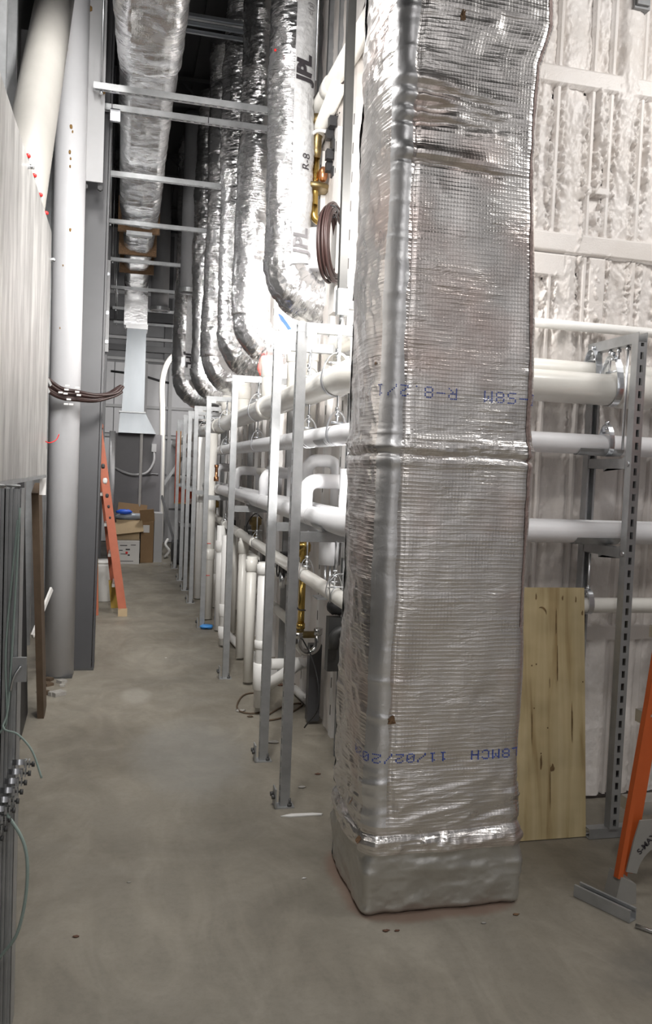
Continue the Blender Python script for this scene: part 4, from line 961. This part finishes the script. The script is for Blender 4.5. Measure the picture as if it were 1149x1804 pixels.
for k in range(14):
    R_ = .150+.045*random.random(); of = random.uniform(-.03, .03); cz = random.uniform(-.01, .01)
    u_ = V((0, 0, 1)); w_ = ax_.cross(u_); c_ = V((1.02, 4.28, 2.64+cz))+ax_*of
    MB().tube([c_+(u_*math.cos(2*PI*i/40)*R_*1.02+w_*math.sin(2*PI*i/40)*R_*.92) for i in range(41)], .0062, 7, cap=False).build('cable', 'cable', t)
for a in (.6, -.7): 
    d_ = u_*math.cos(a)+w_*math.sin(a); MB().strap(c_+d_*.17, w_*math.cos(a)-u_*math.sin(a), .03, .01, .003, ref=(0, 0, 1)).build('tie', 'black', t)
tag(MB().tube(curve3([(1.10, 4.0, 3.55), (1.12, 3.95, 3.1), (1.11, 4.0, 2.7), (1.10, 4.05, 2.3)]), .016, 8).build('black_cable', 'black'), 'thick black cable running down the wall behind the dark drop post', 'cable')
tag(MB().tube(curve3([(1.13, 5.6, 3.50), (1.11, 4.6, 3.60), (1.12, 4.2, 3.75), (1.13, 3.9, 3.95)]), .02, 8).build('black_cable', 'cable'), 'brown cable bundle climbing the wall behind the thick upper pipe', 'cable')
for k, (y, z0, z1) in enumerate(((5.3, 3.4, 4.6), (4.9, 3.75, 5.5))):
    tag(MB().cyl((1.03, y, z0), (1.03, y, z1), .006, 8).build('threaded_rod', 'zinc'), ('thin steel rod beside the flexible duct, ending above the cream branch', 'long thin steel rod hanging from the ceiling by the nearest flexible duct')[k], 'rod')
for k, y in enumerate((4.72, 5.0, 5.25)):
    tag(MB().box((1.12, y-.02, 3.7), (1.16, y+.02, 5.5)).build('upright_channel', 'galv'), ('grey upright channel on the wall above the cream pipe, nearest of three', 'grey upright channel on the wall above the cream pipe, middle of three', 'grey upright channel on the wall above the cream pipe, farthest of three')[k], 'channel', 'upright channels')

# ============================================================ LEFT SIDE
col = thing('pipe_column', 'round white painted steel column with scattered rust spots', 'column', (-.405, 5.75, 0))
MB().cyl((-.405, 5.75, .01), (-.405, 5.75, CE), .1, 40).build('shaft', 'column', col)
m_ = MB(); random.seed(2)
for z, a, s_ in ((2.93, .1, .007), (3.58, .0, .009), (3.55, .1, .006), (3.42, -.05, .008), (3.38, .02, .006), (3.33, .0, .006), (1.9, .3, .004), (2.3, -.4, .004), (2.7, -.3, .004)):
    an = a+.07; p = V((-.405+.1005*math.sin(an), 5.75-.1005*math.cos(an), z)); m_.sphere(p, s_, 5, (1, .25, 1.8), .2)
m_.build('rust_spots', 'rust', col, kind='stuff')
MB().box((-.50, 5.65, 0), (-.31, 5.85, .012)).build('base_plate', 'rack_grey', col)
br = thing('diagonal_brace', 'thick grey-primed round pipe brace slanting down left from the white column top', 'brace', (-.43, 1.6, .2))
MB().cyl((-.515, 2.44, .66), (-.50, 5.95, 4.79), .112, 40).build('pipe', 'brace', br)
MB().box((-.64, 2.30, 0), (-.40, 2.6, .62)).build('base_pier', 'concrete', br)
m_ = MB(); 
for t_ in np.linspace(0, 1, 13): m_.sphere(V((-.44, 5.66-.03*t_, 4.50-.45*t_)), .026*(1-.3*t_), 5, (.6, .6, 1.3), .3)
m_.build('weld_bead', 'rust', br)
wf_ = thing('steel_brace', 'dark grey wide-flange steel member standing right behind the white column', 'steel member', (-.26, 5.93, 0))
# leaning wide flange: web facing the camera, flanges receding
def hmem(p0, p1, bw, dd, tf, m__, par):
    p0, p1 = V(p0), V(p1); a = (p1-p0).normalized(); sx = V((1, 0, 0)); sx = (sx-a*sx.dot(a)).normalized(); sy = a.cross(sx)
    for k_, (ax0, w__, of, th_) in enumerate(((sx, bw, sy*(-dd/2), tf), (sx, bw, sy*(dd/2), tf))):
        MB().bar(p0+of, p1+of, w__, th_, tuple(sx)).build('flange', m__, par)
    MB().bar(p0, p1, tf, dd-tf, tuple(sx)).build('web', m__, par)
hmem((-.272, 5.97, .0), (-.24, 6.35, CE), .15, .2, .012, 'steel_grey', wf_)
MB().box((-.36, 5.86, 0), (-.18, 6.12, .015)).build('base_plate', 'rack_grey', wf_)
MB().bar((-.185, 5.96, .0), (-.155, 6.3, CE), .012, .12, (1, 0, 0)).build('edge_plate', 'steel_grey', wf_)
gs = thing('gusset_plate', 'light grey gusset plate bolted high on the steel behind the column', 'plate', (-.26, 5.80, 3.30))
MB().box((-.33, 5.83, 3.31), (-.20, 5.845, 4.9)).build('plate', 'steel_lgrey', gs)
for x, z in ((-.31, 3.27), (-.215, 3.27), (-.31, 4.42), (-.215, 3.9)): MB().lathe((x, 5.845, z), [(0, .018), (.03, .018)], 6, (0, -1, 0)).build('bolt', 'black' if z < 3.5 else 'rust', gs)
c2 = thing('steel_column', 'dark grey steel column farther down the left side, behind the ladder', 'column', (-.34, 9.2, 0))
hmem((-.34, 9.2, 0), (-.30, 9.3, CE), .19, .2, .014, 'steel_grey', c2)
MB().box((-.30, 9.04, 2.6), (-.21, 9.055, 3.55)).build('gusset', 'steel_lgrey', c2)
for z in (2.7, 3.0, 3.4): MB().lathe((-.23, 9.04, z), [(0, .018), (.03, .018)], 6, (0, -1, 0)).build('bolt', 'zinc', c2)
tag(MB().box((-.262, 6.6, 3.05), (-.25, 8.6, 5.4)).build('edge_angle', 'galv'), 'thin pale edge angle running down beside the dark steel at the ceiling left', 'angle')
t = thing('thin_rail', 'slim vertical galvanized rail just left of the overhead foil duct', 'rail', (-.20, 7.6, .2))
MB().bar((-.262, 7.6, .3), (-.205, 7.6, CE), .03, .02, (1, 0, 0)).build('rail', 'galv', t)

# cables round the column
t = thing('cable_bundle', 'bundle of dark brown cables strapped round the white column with pale tie tags', 'cables', (-.28, 5.55, 1.86)); random.seed(9)
for k in range(13):
    dz = random.uniform(-.05, .05); dy = random.uniform(-.025, .025); e = random.uniform(-.03, .03)
    pts = [(-.62, 5.2+dy, 2.00+dz*.9), (-.50, 5.42+dy, 1.92+dz), (-.41, 5.50+dy, 1.87+dz*.8), (-.31, 5.53+dy, 1.86+dz*.7), (-.20, 5.62+dy, 1.86+dz*.5), (-.10+e, 5.75, 1.90+dz*.3), (-.045+e*.6, 5.80, 1.945+dz*.5)]
    MB().tube(curve3(pts, 6), .0105, 7).build('cable', 'cable', t)
for x, z in ((-.37, 1.915), (-.375, 1.89), (-.38, 1.865), (-.31, 1.905), (-.31, 1.88), (-.36, 1.83), (-.30, 1.86), (-.41, 1.87), (-.375, 1.80), (-.345, 1.80)):
    MB().box((x-.012, 5.44, z-.006), (x+.014, 5.452, z+.005)).build('tie_tag', 'paper', t)

# big sheet-metal panel box
pn = thing('sheet_metal', 'large mottled galvanized metal sheet at upper left with red clips on its edge', 'duct', (-.5, 2.8, 1.37))
me_ = MB().box((-.401, 1.2, 1.372), (-.382, 4.30, 2.56)); o_ = me_.build('casing', 'sheet', pn)
bv = o_.modifiers.new('b', 'BEVEL'); bv.width = .004; bv.segments = 3
MB().box((-.41, 1.2, 1.358), (-.379, 4.31, 1.372)).build('bottom_flange', 'galv', pn)
for y, z in ((3.38, 2.575), (3.60, 2.575), (3.85, 2.575), (4.12, 2.575)):
    c_ = MB().sphere((-.392, y, z+.02), .011, 6, (1, 1.2, .8)).build('red_clip', 'red', pn); MB().cyl((-.392, y, z-.02), (-.392, y, z+.02), .0035, 6).build('pin', 'rack_grey', c_)
for y, z in ((3.3, 2.53), (4.28, 2.42)): MB().cyl((-.385, y, z), (-.36, y, z), .009, 8).build('screw', 'zinc', pn)
MB().tube(curve3([(-.40, 4.2, 1.55), (-.37, 4.25, 1.53), (-.34, 4.3, 1.545), (-.325, 4.3, 1.575)]), .0025, 6).build('red_wire', 'red', pn)
tag(MB().box((-.415, 4.33, 1.27), (-.385, 4.345, 1.50)).build('white_card', 'paper'), 'small white card hanging past the far lower corner of the sheet-metal box', 'card')
for k, (y, z) in enumerate(((4.7, 2.15), (4.9, 1.95), (5.0, 2.0))):
    tag(MB().bar((-.50, y, z), (-.44, y+.1, z-.12), .02, .01).build('stud_brace', 'galv'), ('short diagonal metal tab on the studs above the cable bundle, highest', 'short diagonal metal tab on the studs above the cable bundle, middle', 'short diagonal metal tab on the studs above the cable bundle, lowest')[k], 'tab', 'diagonal tabs')

# bundle of vertical metal studs in the foreground
for k in range(7):
    x0 = -.245-k*.0375
    if k == 0:
        bs = thing('metal_stud', 'upright galvanized stud at the right-hand edge of the left foreground bundle', 'stud', (x0, 2.16, 0), 'upright stud bundle')
        m_ = MB().box((x0-.0365, 2.12, .0), (x0, 2.1212, 1.375)).box((x0-.0012, 2.12, 0), (x0, 2.20, 1.375)).box((x0-.0365, 2.12, 0), (x0-.0353, 2.20, 1.375))
        for rx in (-.010, -.020, -.029): m_.box((x0+rx-.0022, 2.111, 0), (x0+rx+.0022, 2.1205, 1.375))
        m_.build('web', 'galv', bs)
        m_ = MB().box((x0-.012, 2.198, .0), (x0, 2.20, 1.375)).ring((x0-.018, 2.122, 1.382), Zx, .014, .003, 14, 6)
        m_.build('lip', 'galv', bs)
    else:
        dup(bs, (-k*.0375, .004*((k*7) % 3), .0), 'upright galvanized stud in the left foreground bundle, number %s from its right edge' % ('two three four five six seven eight nine ten eleven'.split()[k-1]))
for k, pts in enumerate(([(-.245, 2.10, 1.33), (-.252, 2.10, 1.1), (-.262, 2.10, .85), (-.27, 2.08, .80), (-.235, 2.07, .785), (-.20, 2.05, .75), (-.175, 2.03, .69)], [(-.27, 2.09, .60), (-.215, 2.06, .52), (-.205, 2.05, .42), (-.225, 2.06, .30), (-.27, 2.09, .22)], [(-.25, 2.105, 1.3), (-.27, 2.10, 1.0), (-.265, 2.10, .82), (-.28, 2.10, .78)])):
    tag(MB().tube(curve3(pts), .0026 if k != 1 else .004, 8).build('green_cord', 'green_cord'), ('frayed green cord tied down the stud bundle, its tail sticking out right', 'green cord loop hanging below the pipe clamps', 'second green cord strand lying along the stud bundle edge')[k], 'cord')
t = thing('cord_clip', 'rounded metal plate clip at the edge of the stud bundle', 'clip', (-.235, 2.11, .92)); MB().box((-.255, 2.10, .905), (-.222, 2.108, .965)).build('plate', 'galv', t); MB().tube(curve3([(-.235, 2.095, .945), (-.25, 2.09, .92), (-.258, 2.095, .885)]), .003, 6).build('hook', 'zinc', t)
cl0 = None
for k in range(9):
    x = -.222-.0085*k; z = .713-.0225*k
    if k == 0:
        cl0 = thing('conduit_clamp', 'topmost zinc conduit clamp of the chain tied to the stud bundle', 'clamp', (x, 2.085, z), 'chain of conduit clamps')
        MB().strap((x-.010, 2.08, z), (0, .35, 1), .0135, .013, .0024, n=22, ref=(1, 0, 0), a0=.25, a1=2*PI-.25).build('ring', 'zinc', cl0)
        MB().box((x+.002, 2.072, z-.012), (x+.008, 2.088, z+.006)).box((x+.012, 2.072, z-.012), (x+.015, 2.088, z+.006)).build('ears', 'galv', cl0)
        MB().cyl((x-.002, 2.08, z-.004), (x+.026, 2.08, z-.006), .0032, 8).lathe((x+.019, 2.08, z-.006), [(0, .007), (.007, .007)], 6, (1, 0, 0)).build('bolt', 'rack_grey', cl0)
    else: dup(cl0, (-.0085*k, 0, -.0225*k), ('second', 'third', 'fourth', 'fifth', 'sixth', 'seventh', 'eighth', 'lowest')[k-1]+' zinc conduit clamp down the chain tied to the stud bundle')

tag(MB().bar((-.44, 4.45, 1.30), (-.425, 4.86, .005), .035, .16, (1, 0, 0)).build('leaning_board', 'brown_board'), 'narrow stained dark board leaning below the sheet-metal box', 'board')
tag(MB().bar((-.52, 4.3, 1.30), (-.50, 4.5, .005), .02, .5, (1, 0, 0)).build('shade_sheet', 'black'), 'black sheet standing in for the shade between stud bundle and leaning board', 'sheet')  # black sheet added as painted shade for the dark gap here
tag(MB().bar((-.50, 5.0, .42), (-.42, 5.25, .66), .03, .012).build('white_strip', 'paper'), 'white strip lying diagonally between the board and the column', 'strip')
random.seed(21)
for k in range(9):
    x = -.47+.13*random.random(); y = 5.15+.5*random.random(); s_ = .012+.02*random.random()
    tag(MB().box((x-s_, y-s_*1.5, .001), (x+s_, y+s_, .008+.02*random.random()), Matrix.Rotation(random.random()*3, 3, 'Z')).build('scrap', 'debris' if k % 3 else 'brown_board'), '%s scrap in the litter at the foot of the white column' % ('dark brown,pale, largest,pale, smallest,dark brown, rear,pale, leftmost,grey, nearest the camera,dark brown, rightmost,grey, flat,pale, rear'.replace(', ', '; ').split(',')[k].replace('; ', ' ')), 'debris', 'litter by the column')

# ============================================================ FAR END
ld = thing('step_ladder', 'faded orange fiberglass stepladder standing open beyond the white column', 'ladder', (-.1, 8.15, 0))
def rail_(p0, p1, w_, d_, m__, par, nm='rail'):
    return MB().bar(p0, p1, w_, d_, (1, 0, 0)).build(nm, m__, par)
rail_((.005, 7.93, .07), (-.265, 8.05, 1.78), .075, .03, 'orange_faded', ld); rail_((-.06, 8.40, .0), (-.285, 8.28, 1.78), .05, .03, 'orange_faded', ld)
rail_((-.235, 7.98, .0), (-.30, 8.08, 1.72), .045, .025, 'orange_faded', ld); rail_((-.245, 8.38, .0), (-.305, 8.26, 1.72), .045, .025, 'ochre', ld)
MB().box((-.035, 7.915, 0), (.05, 7.95, .075)).build('foot', 'cardboard_l', ld); rail_((-.07, 8.39, 0), (-.10, 8.38, .28), .07, .035, 'ochre', ld, 'foot_boot')
for k in range(6):
    z = .27+.285*k; f = z/1.78; xa = .0-.27*f; MB().box((xa-.055, 7.95+.10*f, z), (xa+.03, 8.40-.11*f, z+.028)).build('step', 'alu', ld)
MB().box((-.33, 8.02, 1.76), (-.22, 8.32, 1.80)).build('top_cap', 'orange_faded', ld)
a_, b_ = V((.005, 7.93, .07)), V((-.265, 8.05, 1.78))
for f, s_, m__ in ((.90, .02, 'paper'), (.78, .022, 'black'), (.70, .028, 'paper'), (.70, .016, 'black'), (.62, .02, 'black'), (.56, .015, 'black'), (.50, .012, 'black')):
    p = a_.lerp(b_, f); MB().sphere(p+V((0, -.017, 0)), s_, 5, (.8, .05, 1.2), .1).build('sticker', m__, ld)
t = thing('white_bucket', 'white plastic bucket standing behind the orange stepladder', 'bucket', (-.19, 8.85, 0))
MB().lathe((-.19, 8.85, 0), [(0, .11), (.01, .125), (.36, .145), (.37, .15), (.40, .15)], 24).build('body', 'pvc_white', t); MB().lathe((-.19, 8.85, .40), [(0, .155), (.02, .155), (.022, .001)], 24).build('lid', 'pvc_white', t)
cb = thing('grey_cabinet', 'tall dark grey equipment cabinet below the sheet-metal drop', 'cabinet', (.17, 13.0, 0))
MB().box((-.17, 12.75, .08), (.53, 13.4, 1.88)).build('body', 'cabinet', cb); MB().box((-.15, 12.8, 0), (.51, 13.35, .08)).build('plinth', 'black', cb)
MB().box((.515, 12.745, .08), (.535, 12.76, 1.88)).build('edge_trim', 'steel_lgrey', cb)
bx_ = MB().box((.37, 12.68, 1.62), (.44, 12.75, 1.74)).build('switch_box', 'steel_lgrey', cb)
MB().tube(curve3([(.41, 12.70, 1.62), (.40, 12.68, 1.45), (.30, 12.66, 1.30), (.12, 12.65, 1.27), (-.02, 12.66, 1.30), (-.15, 12.7, 1.36)]), .018, 10).build('flexible_conduit', 'steel_lgrey', cb)
MB().tube(curve3([(.48, 12.70, 1.28), (.38, 12.69, 1.285), (.25, 12.68, 1.26)]), .014, 8).build('flexible_conduit', 'steel_grey', cb)
riser('slim white pipe running straight down in front of the grey cabinet', .215, 12.55, .022, .45, 4.2, 'pvc_white', (), 'thin_riser')
riser('pale upright pipe left of the grey cabinet', -.20, 12.6, .045, .7, 1.9, 'jacket', (), 'thin_riser')
riser('second pale upright, lower length left of the grey cabinet', -.205, 12.7, .035, .0, 1.3, 'steel_lgrey', (), 'thin_riser')
tag(MB().tube(curve3([(.72, 13.6, 3.22), (.60, 13.6, 3.05), (.535, 13.6, 2.75), (.55, 13.6, 2.3), (.56, 13.6, 1.8), (.57, 13.6, 1.2), (.58, 13.6, .05)]), .045, 12).build('drooping_hose', 'pvc'), 'fat cream hose curving down the far wall beside the lettered flexible duct', 'hose')
tag(MB().bar((.60, 14.3, 1.05), (1.05, 14.3, 1.75), .09, .05, (0, 1, 0)).build('diagonal_strut', 'galv'), 'grey diagonal strut leaning against the far white wall', 'strut')
tag(MB().bar((.56, 13.2, .95), (.83, 13.1, .03), .06, .04, (0, 1, 0)).build('diagonal_strut', 'steel_grey'), 'dark grey diagonal strut slanting down to the floor at the far end', 'strut')
tag(MB().tube([(-.3, 15.31, 3.06), (.2, 15.30, 3.03), (.6, 15.30, 2.93), (.78, 15.31, 2.91)], .02, 8).build('black_hose', 'black'), 'black hose sagging across the far wall', 'hose')
cbx = thing('cardboard_box', 'open brown cardboard box on top of the white printed carton by the far cabinet', 'box', (.12, 12.35, .34))
m_ = MB().box((-.12, 12.2, .34), (.23, 12.21, .62)).box((-.12, 12.5, .34), (.23, 12.51, .62)).box((-.12, 12.2, .34), (-.11, 12.5, .62)).box((.22, 12.2, .34), (.23, 12.5, .62)).box((-.12, 12.2, .332), (.23, 12.5, .342)); m_.build('body', 'cardboard_l', cbx)
MB().bar((.05, 12.2, .60), (.08, 12.08, .44), .40, .008, (1, 0, 0)).build('flap', 'cardboard_l', cbx); MB().bar((.10, 12.5, .62), (.12, 12.54, .84), .42, .008, (1, 0, 0)).build('flap', 'cardboard', cbx)
t = thing('cardboard_box', 'tall brown cardboard carton with a white label beside the open box', 'box', (.33, 12.4, 0)); MB().box((.24, 12.22, 0), (.42, 12.6, .60)).build('body', 'cardboard', t); MB().bar((.33, 12.22, .60), (.31, 12.14, .78), .20, .008, (1, 0, 0)).build('flap', 'cardboard', t)
MB().box((.27, 12.212, .44), (.36, 12.219, .55)).build('label_sheet', 'paper', t)
t = thing('carton', 'white carton with black printing on the floor under the open cardboard box', 'box', (.06, 12.2, 0)); MB().box((-.12, 12.02, 0), (.22, 12.55, .33)).build('body', 'paper', t)
for x, z, w_, h_ in ((-.05, .26, .10, .012), (.03, .20, .06, .02), (.10, .27, .07, .01), (-.06, .19, .05, .012), (-.04, .14, .09, .01), (.06, .12, .03, .02), (-.06, .04, .2, .008)): MB().box((x, 12.017, z), (x+w_, 12.02, z+h_)).build('print', 'ink_black', t)
MB().box((.03, 12.017, .145), (.06, 12.02, .18)).build('print', 'red', t)
random.seed(31)
tag(MB().sphere((.07, 12.32, .66), .15, 9, (1.3, .8, .42), .12).build('plastic_bag', 'bag'), 'crumpled grey plastic bag bulging out of the open cardboard box', 'bag')
tag(MB().sphere((.0, 12.22, .735), .075, 7, (1.5, .7, .5), .15).build('blue_bag', 'blue'), 'bright blue plastic wad on top of the grey bag', 'bag')
tag(MB().box((.43, 12.3, 0), (.55, 12.7, .72)).build('upright_box', 'steel_lgrey'), 'pale grey upright box panel right of the tall cardboard carton', 'panel')
tag(MB().tube(curve3([(.66, 12.9, .02), (.62, 12.8, .03), (.68, 12.75, .12), (.62, 12.75, .22), (.66, 12.8, .30)]), .022, 8).build('white_hose', 'pvc_white'), 'white crooked hose end on the floor right of the boxes', 'hose')
rf = thing('red_lift', 'orange-red framed wheeled lift parked at the end of the corridor, behind the strut posts', 'lift', (.95, 12.2, 0))
MB().box((.69, 12.0, .95), (.76, 12.06, 1.92)).build('mast', 'orange_red', rf); MB().box((.745, 11.995, .95), (.76, 12.0, 1.92)).box((.69, 11.99, 1.90), (.76, 12.06, 1.925)).build('mast_trim', 'orange_trim', rf)
MB().box((.69, 11.98, .90), (1.10, 12.05, 1.12)).build('guard', 'orange_red', rf); MB().box((.69, 11.975, .885), (1.10, 12.05, .905)).build('guard_trim', 'orange_trim', rf)
MB().box((.80, 12.05, .2), (1.12, 12.6, .55)).build('chassis', 'rack_grey', rf); MB().box((.78, 11.98, .55), (1.1, 12.4, .60)).build('deck', 'galv', rf)
MB().cyl((.90, 12.2, .6), (.90, 12.2, .9), .05, 12).build('cylinder', 'black', rf)
for y in (12.1, 12.5): MB().cyl((.70, y, .16), (.80, y, .16), .16, 22).build('wheel', 'tire', rf)
for k, (x, y, s_) in enumerate(((.70, 11.5, .02), (.58, 12.1, .03), (.5, 11.9, .015))):
    tag(MB().box((x-s_, y-s_, .0), (x+s_, y+s_, .012)).build('scrap', 'debris'), ('scrap near the far wheels', 'flat scrap before the grey panel', 'tiny crumb on the far floor')[k], 'debris')

# ============================================================ RIGHT SIDE
def lean(p0, dz, tilt): return V((p0[0], p0[1]+tilt*dz, p0[2]+dz))
t = thing('plywood_sheet', 'narrow knotty plywood sheet leaning upright just right of the big duct', 'plywood', (1.67, 2.94, 0))
TL = .115; pl0 = (1.665, 2.935, .003)
b0, b1 = V((1.668, 2.936, .003)), V((1.668, 2.936+TL, 1.005)); MB().bar(b0, b1, .385, .014, (1, 0, 0)).build('sheet', 'plywood', t)
def plypt(x, z, off=.0085): return V((x, 2.936+TL*z-off, z+.003))
random.seed(13)
m_ = MB()
for x, z, w_, h_ in ((1.73, .86, .006, .10), (1.735, .70, .005, .13), (1.80, .45, .006, .16), (1.66, .30, .008, .06), (1.70, .20, .004, .20), (1.71, .28, .015, .03), (1.62, .45, .004, .14), (1.64, .965, .006, .03), (1.82, .955, .006, .03), (1.85, .90, .008, .02), (1.76, .96, .007, .02), (1.70, .62, .003, .05)):
    n = 12; pts = [plypt(x, z)]
    for i in range(n):
        a = 2*PI*i/n; k_ = 1+.3*random.uniform(-1, 1); pts.append(plypt(x+.55*w_*k_*math.cos(a), z+h_*.5*k_*math.sin(a)))
    m_.add(pts, [(0, 1+i, 1+(i+1) % n) for i in range(n)])
for x, z in ((1.665, .90),):
    pts = []
    for i in range(10):
        a = -.3+2.6*i/9; pts += [plypt(x+.022*math.cos(a), z+.026*math.sin(a)), plypt(x+(.022-.008*math.sin(PI*i/9))*math.cos(a), z+(.026-.008*math.sin(PI*i/9))*math.sin(a))]
    m_.add(pts, [(2*i, 2*i+2, 2*i+3, 2*i+1) for i in range(9)])
for x, z in ((1.62, .69), (1.64, .695), (1.66, .34), (1.63, .52), (1.85, .62), (1.69, .44)):
    pts = [plypt(x+.0035*math.cos(PI*i/3), z+.0035*math.sin(PI*i/3)) for i in range(6)]; m_.add(pts, [(0, 1, 2, 3, 4, 5)])
m_.build('knots', 'knot', t, kind='stuff')

rl = thing('step_ladder', 'bright orange fiberglass stepladder cut off at the lower right edge', 'ladder', (1.95, 2.5, 0))
def rr(x0, z0, x1, z1, y0, y1, w_, d_, m__, nm): return MB().bar((x0, y0, z0), (x1, y1, z1), w_, d_, (1, 0, 0)).build(nm, m__, rl)
for sgn, xb in ((1, 1.683), (-1, 2.55)):
    xt = xb+sgn*.385
    fl = rr(xb, .09, xt, 1.8, 2.44, 2.66, .018, .026, 'orange', 'rail')
    MB().bar((xb+sgn*.036, 2.456, .10), (xt+sgn*.036, 2.676, 1.8), .060, .004, (1, 0, 0)).build('rail_web', 'orange', fl)
    MB().prism([(0, 0), (sgn*.085, 0), (sgn*.08, .07), (sgn*.02, .10)], -.03, .04, ((xb-sgn*.018, 2.455, 0), (1, 0, 0), (0, 0, 1), (0, 1, 0))).build('foot', 'ladder_grey', rl)
    rr(xb+sgn*.05, .01, xt+sgn*.02, 1.75, 2.50, 2.715, .03, .02, 'orange', 'rear_rail')
for k in range(5):
    z = .285+.30*k; f = z/1.8; MB().box((1.70+.385*f, 2.45+.22*f, z), (2.533-.385*f, 2.53+.22*f, z+.045)).build('step', 'alu', rl)
MB().box((2.02, 2.64, 1.79), (2.22, 2.76, 1.84)).build('top_cap', 'orange', rl)
# curved grey corner brace under the first step, with its raised lettering
cx_, cz_ = 1.895, .085; pts = []
for i in range(13):
    a = PI*.5+(PI*.46)*i/12; pts.append((cx_-0+.135*math.cos(a)*1.05, cz_+.125*math.sin(a)))
out_ = [(1.935, .285), (1.80, .285), (1.765, .20), (1.752, .10)]
brc = MB().prism(pts+[(1.712, .11), (1.735, .22), (1.755, .288), (1.895, .288)], 0, .006, ((0, 2.437, 0), (1, 0, 0), (0, 0, 1), (0, 1, 0))).build('corner_brace', 'ladder_grey', rl)
v_, f_ = text_pts('S-MAX', .03, .001); ca, sa = math.cos(.80), math.sin(.80)
MB().add([(1.785+x*ca-y*sa, 2.436, .205+x*sa+y*ca) for x, y, _ in v_], f_).build('lettering', 'ink_black', brc)

t = thing('floor_channel', 'short offcut of grey strut channel lying on the floor before the right-hand ladder', 'channel', (1.62, 2.42, 0))
a0, a1 = V((1.575, 2.515, .022)), V((1.668, 2.325, .022)); d_ = (a1-a0).normalized(); sd = V((d_.y, -d_.x, 0))
m_ = MB(); channel(m_, a0, a1, (0, 0, -1), slots=False, th=.003); m_.build('channel', 'galv', t)
t = thing('metal_pin', 'short bright metal pin on the dark floor at the lower right edge', 'pin', (1.69, 2.24, .008)); MB().cyl((1.655, 2.29, .008), (1.74, 2.19, .008), .007, 10).build('shaft', 'zinc', t); MB().cyl((1.735, 2.196, .008), (1.75, 2.178, .008), .011, 10).build('head', 'zinc', t)

# ============================================================ FLOOR ODDMENTS
tag(MB().prism([(-.09, 0), (-.05, -.012), (.085, -.010), (.09, .0), (.05, .012), (-.04, .016)], .001, .006, ((.755, 3.30, 0), (1, 0, 0), (0, 1, 0), (0, 0, 1))).build('trim_sliver', 'pvc_white'), 'thin white sliver lying at the foot of the nearest strut post', 'offcut')
tag(MB().cyl((1.125, 4.86, .03), (1.10, 5.15, .03), .026, 16).build('pipe_offcut', 'pvc_white'), 'short white pipe offcut on the floor against the pipe wall', 'offcut')
tag(MB().cyl((.92, 6.35, .03), (.86, 6.9, .05), .03, 16).build('pipe_offcut', 'pvc_white'), 'white pipe offcut on the floor near the third strut frame', 'offcut')
tag(MB().box((.93, 5.5, .01), (1.05, 6.3, .03), Matrix.Rotation(.12, 3, 'Z')).build('white_trim', 'pvc_white'), 'long white trim piece lying along the foot of the pipe wall', 'trim')
random.seed(4)
m_ = MB().sphere((.735, 7.30, .02), .055, 7, (1.1, 1, .35), .25); tag(m_.build('blue_scrap', 'blue_film'), 'light blue plastic scrap at the foot of the fourth strut post', 'scrap')
for k, (cx_, cy_, rx, ry, tw) in enumerate(((.80, 4.95, .11, .22, .3), (.95, 4.75, .13, .16, 1.0))):
    pts = [(cx_+rx*math.cos(a)*(1+.15*math.sin(2*a+k)), cy_+ry*math.sin(a+tw), .006) for a in np.linspace(.3, 6.3, 22)]
    tag(MB().tube(pts, .0055, 6).build('loose_wire', 'brown_board'), ('dark wire looped on the floor left of the stout drain', 'dark wire looped on the floor behind the nearest strut posts')[k], 'cord')
for k, (x, y, s_, m__) in enumerate(((.74, 4.68, .014, 'brown_board'), (.80, 4.22, .02, 'debris'), (.70, 4.80, .02, 'debris'), (.84, 2.41, .008, 'debris_red'), (.875, 2.405, .006, 'debris_red'), (1.17, 2.40, .006, 'debris'), (.655, 2.78, .006, 'paper'), (-.11, 2.54, .007, 'debris_red'), (.82, 3.6, .012, 'debris'), (.93, 3.75, .01, 'debris_red'), (.05, 2.85, .005, 'debris'), (1.05, 5.35, .02, 'debris_red'), (.33, 6.2, .006, 'paper'), (1.30, 2.43, .008, 'insul_brown'))):
    tag(MB().sphere((x, y, s_*.3), s_, 5, (1.4, .8, .3), .35).build('crumb', m__), ('brown crumb beside the stout cleanout drain', 'pale crumb between nearest strut posts', 'pale crumb left of the cord loop', 'reddish crumb before the big duct, left end', 'smaller reddish crumb before the big duct', 'tiny pale crumb before the middle of the big duct',
        'tiny white chip on the floor left of the big duct', 'tiny dark chip on the open floor at lower left', 'pale crumb behind the nearest strut foot', 'reddish crumb behind the big duct corner', 'tiny crumb on the open left floor', 'dark crumb at the wall foot behind the drains', 'tiny white chip mid-corridor', 'brown insulation tuft at the right foot of the big duct')[k], 'debris')

for o in bpy.data.objects:
    for k in ('origin', 'rad'):
        if k in o: del o[k]
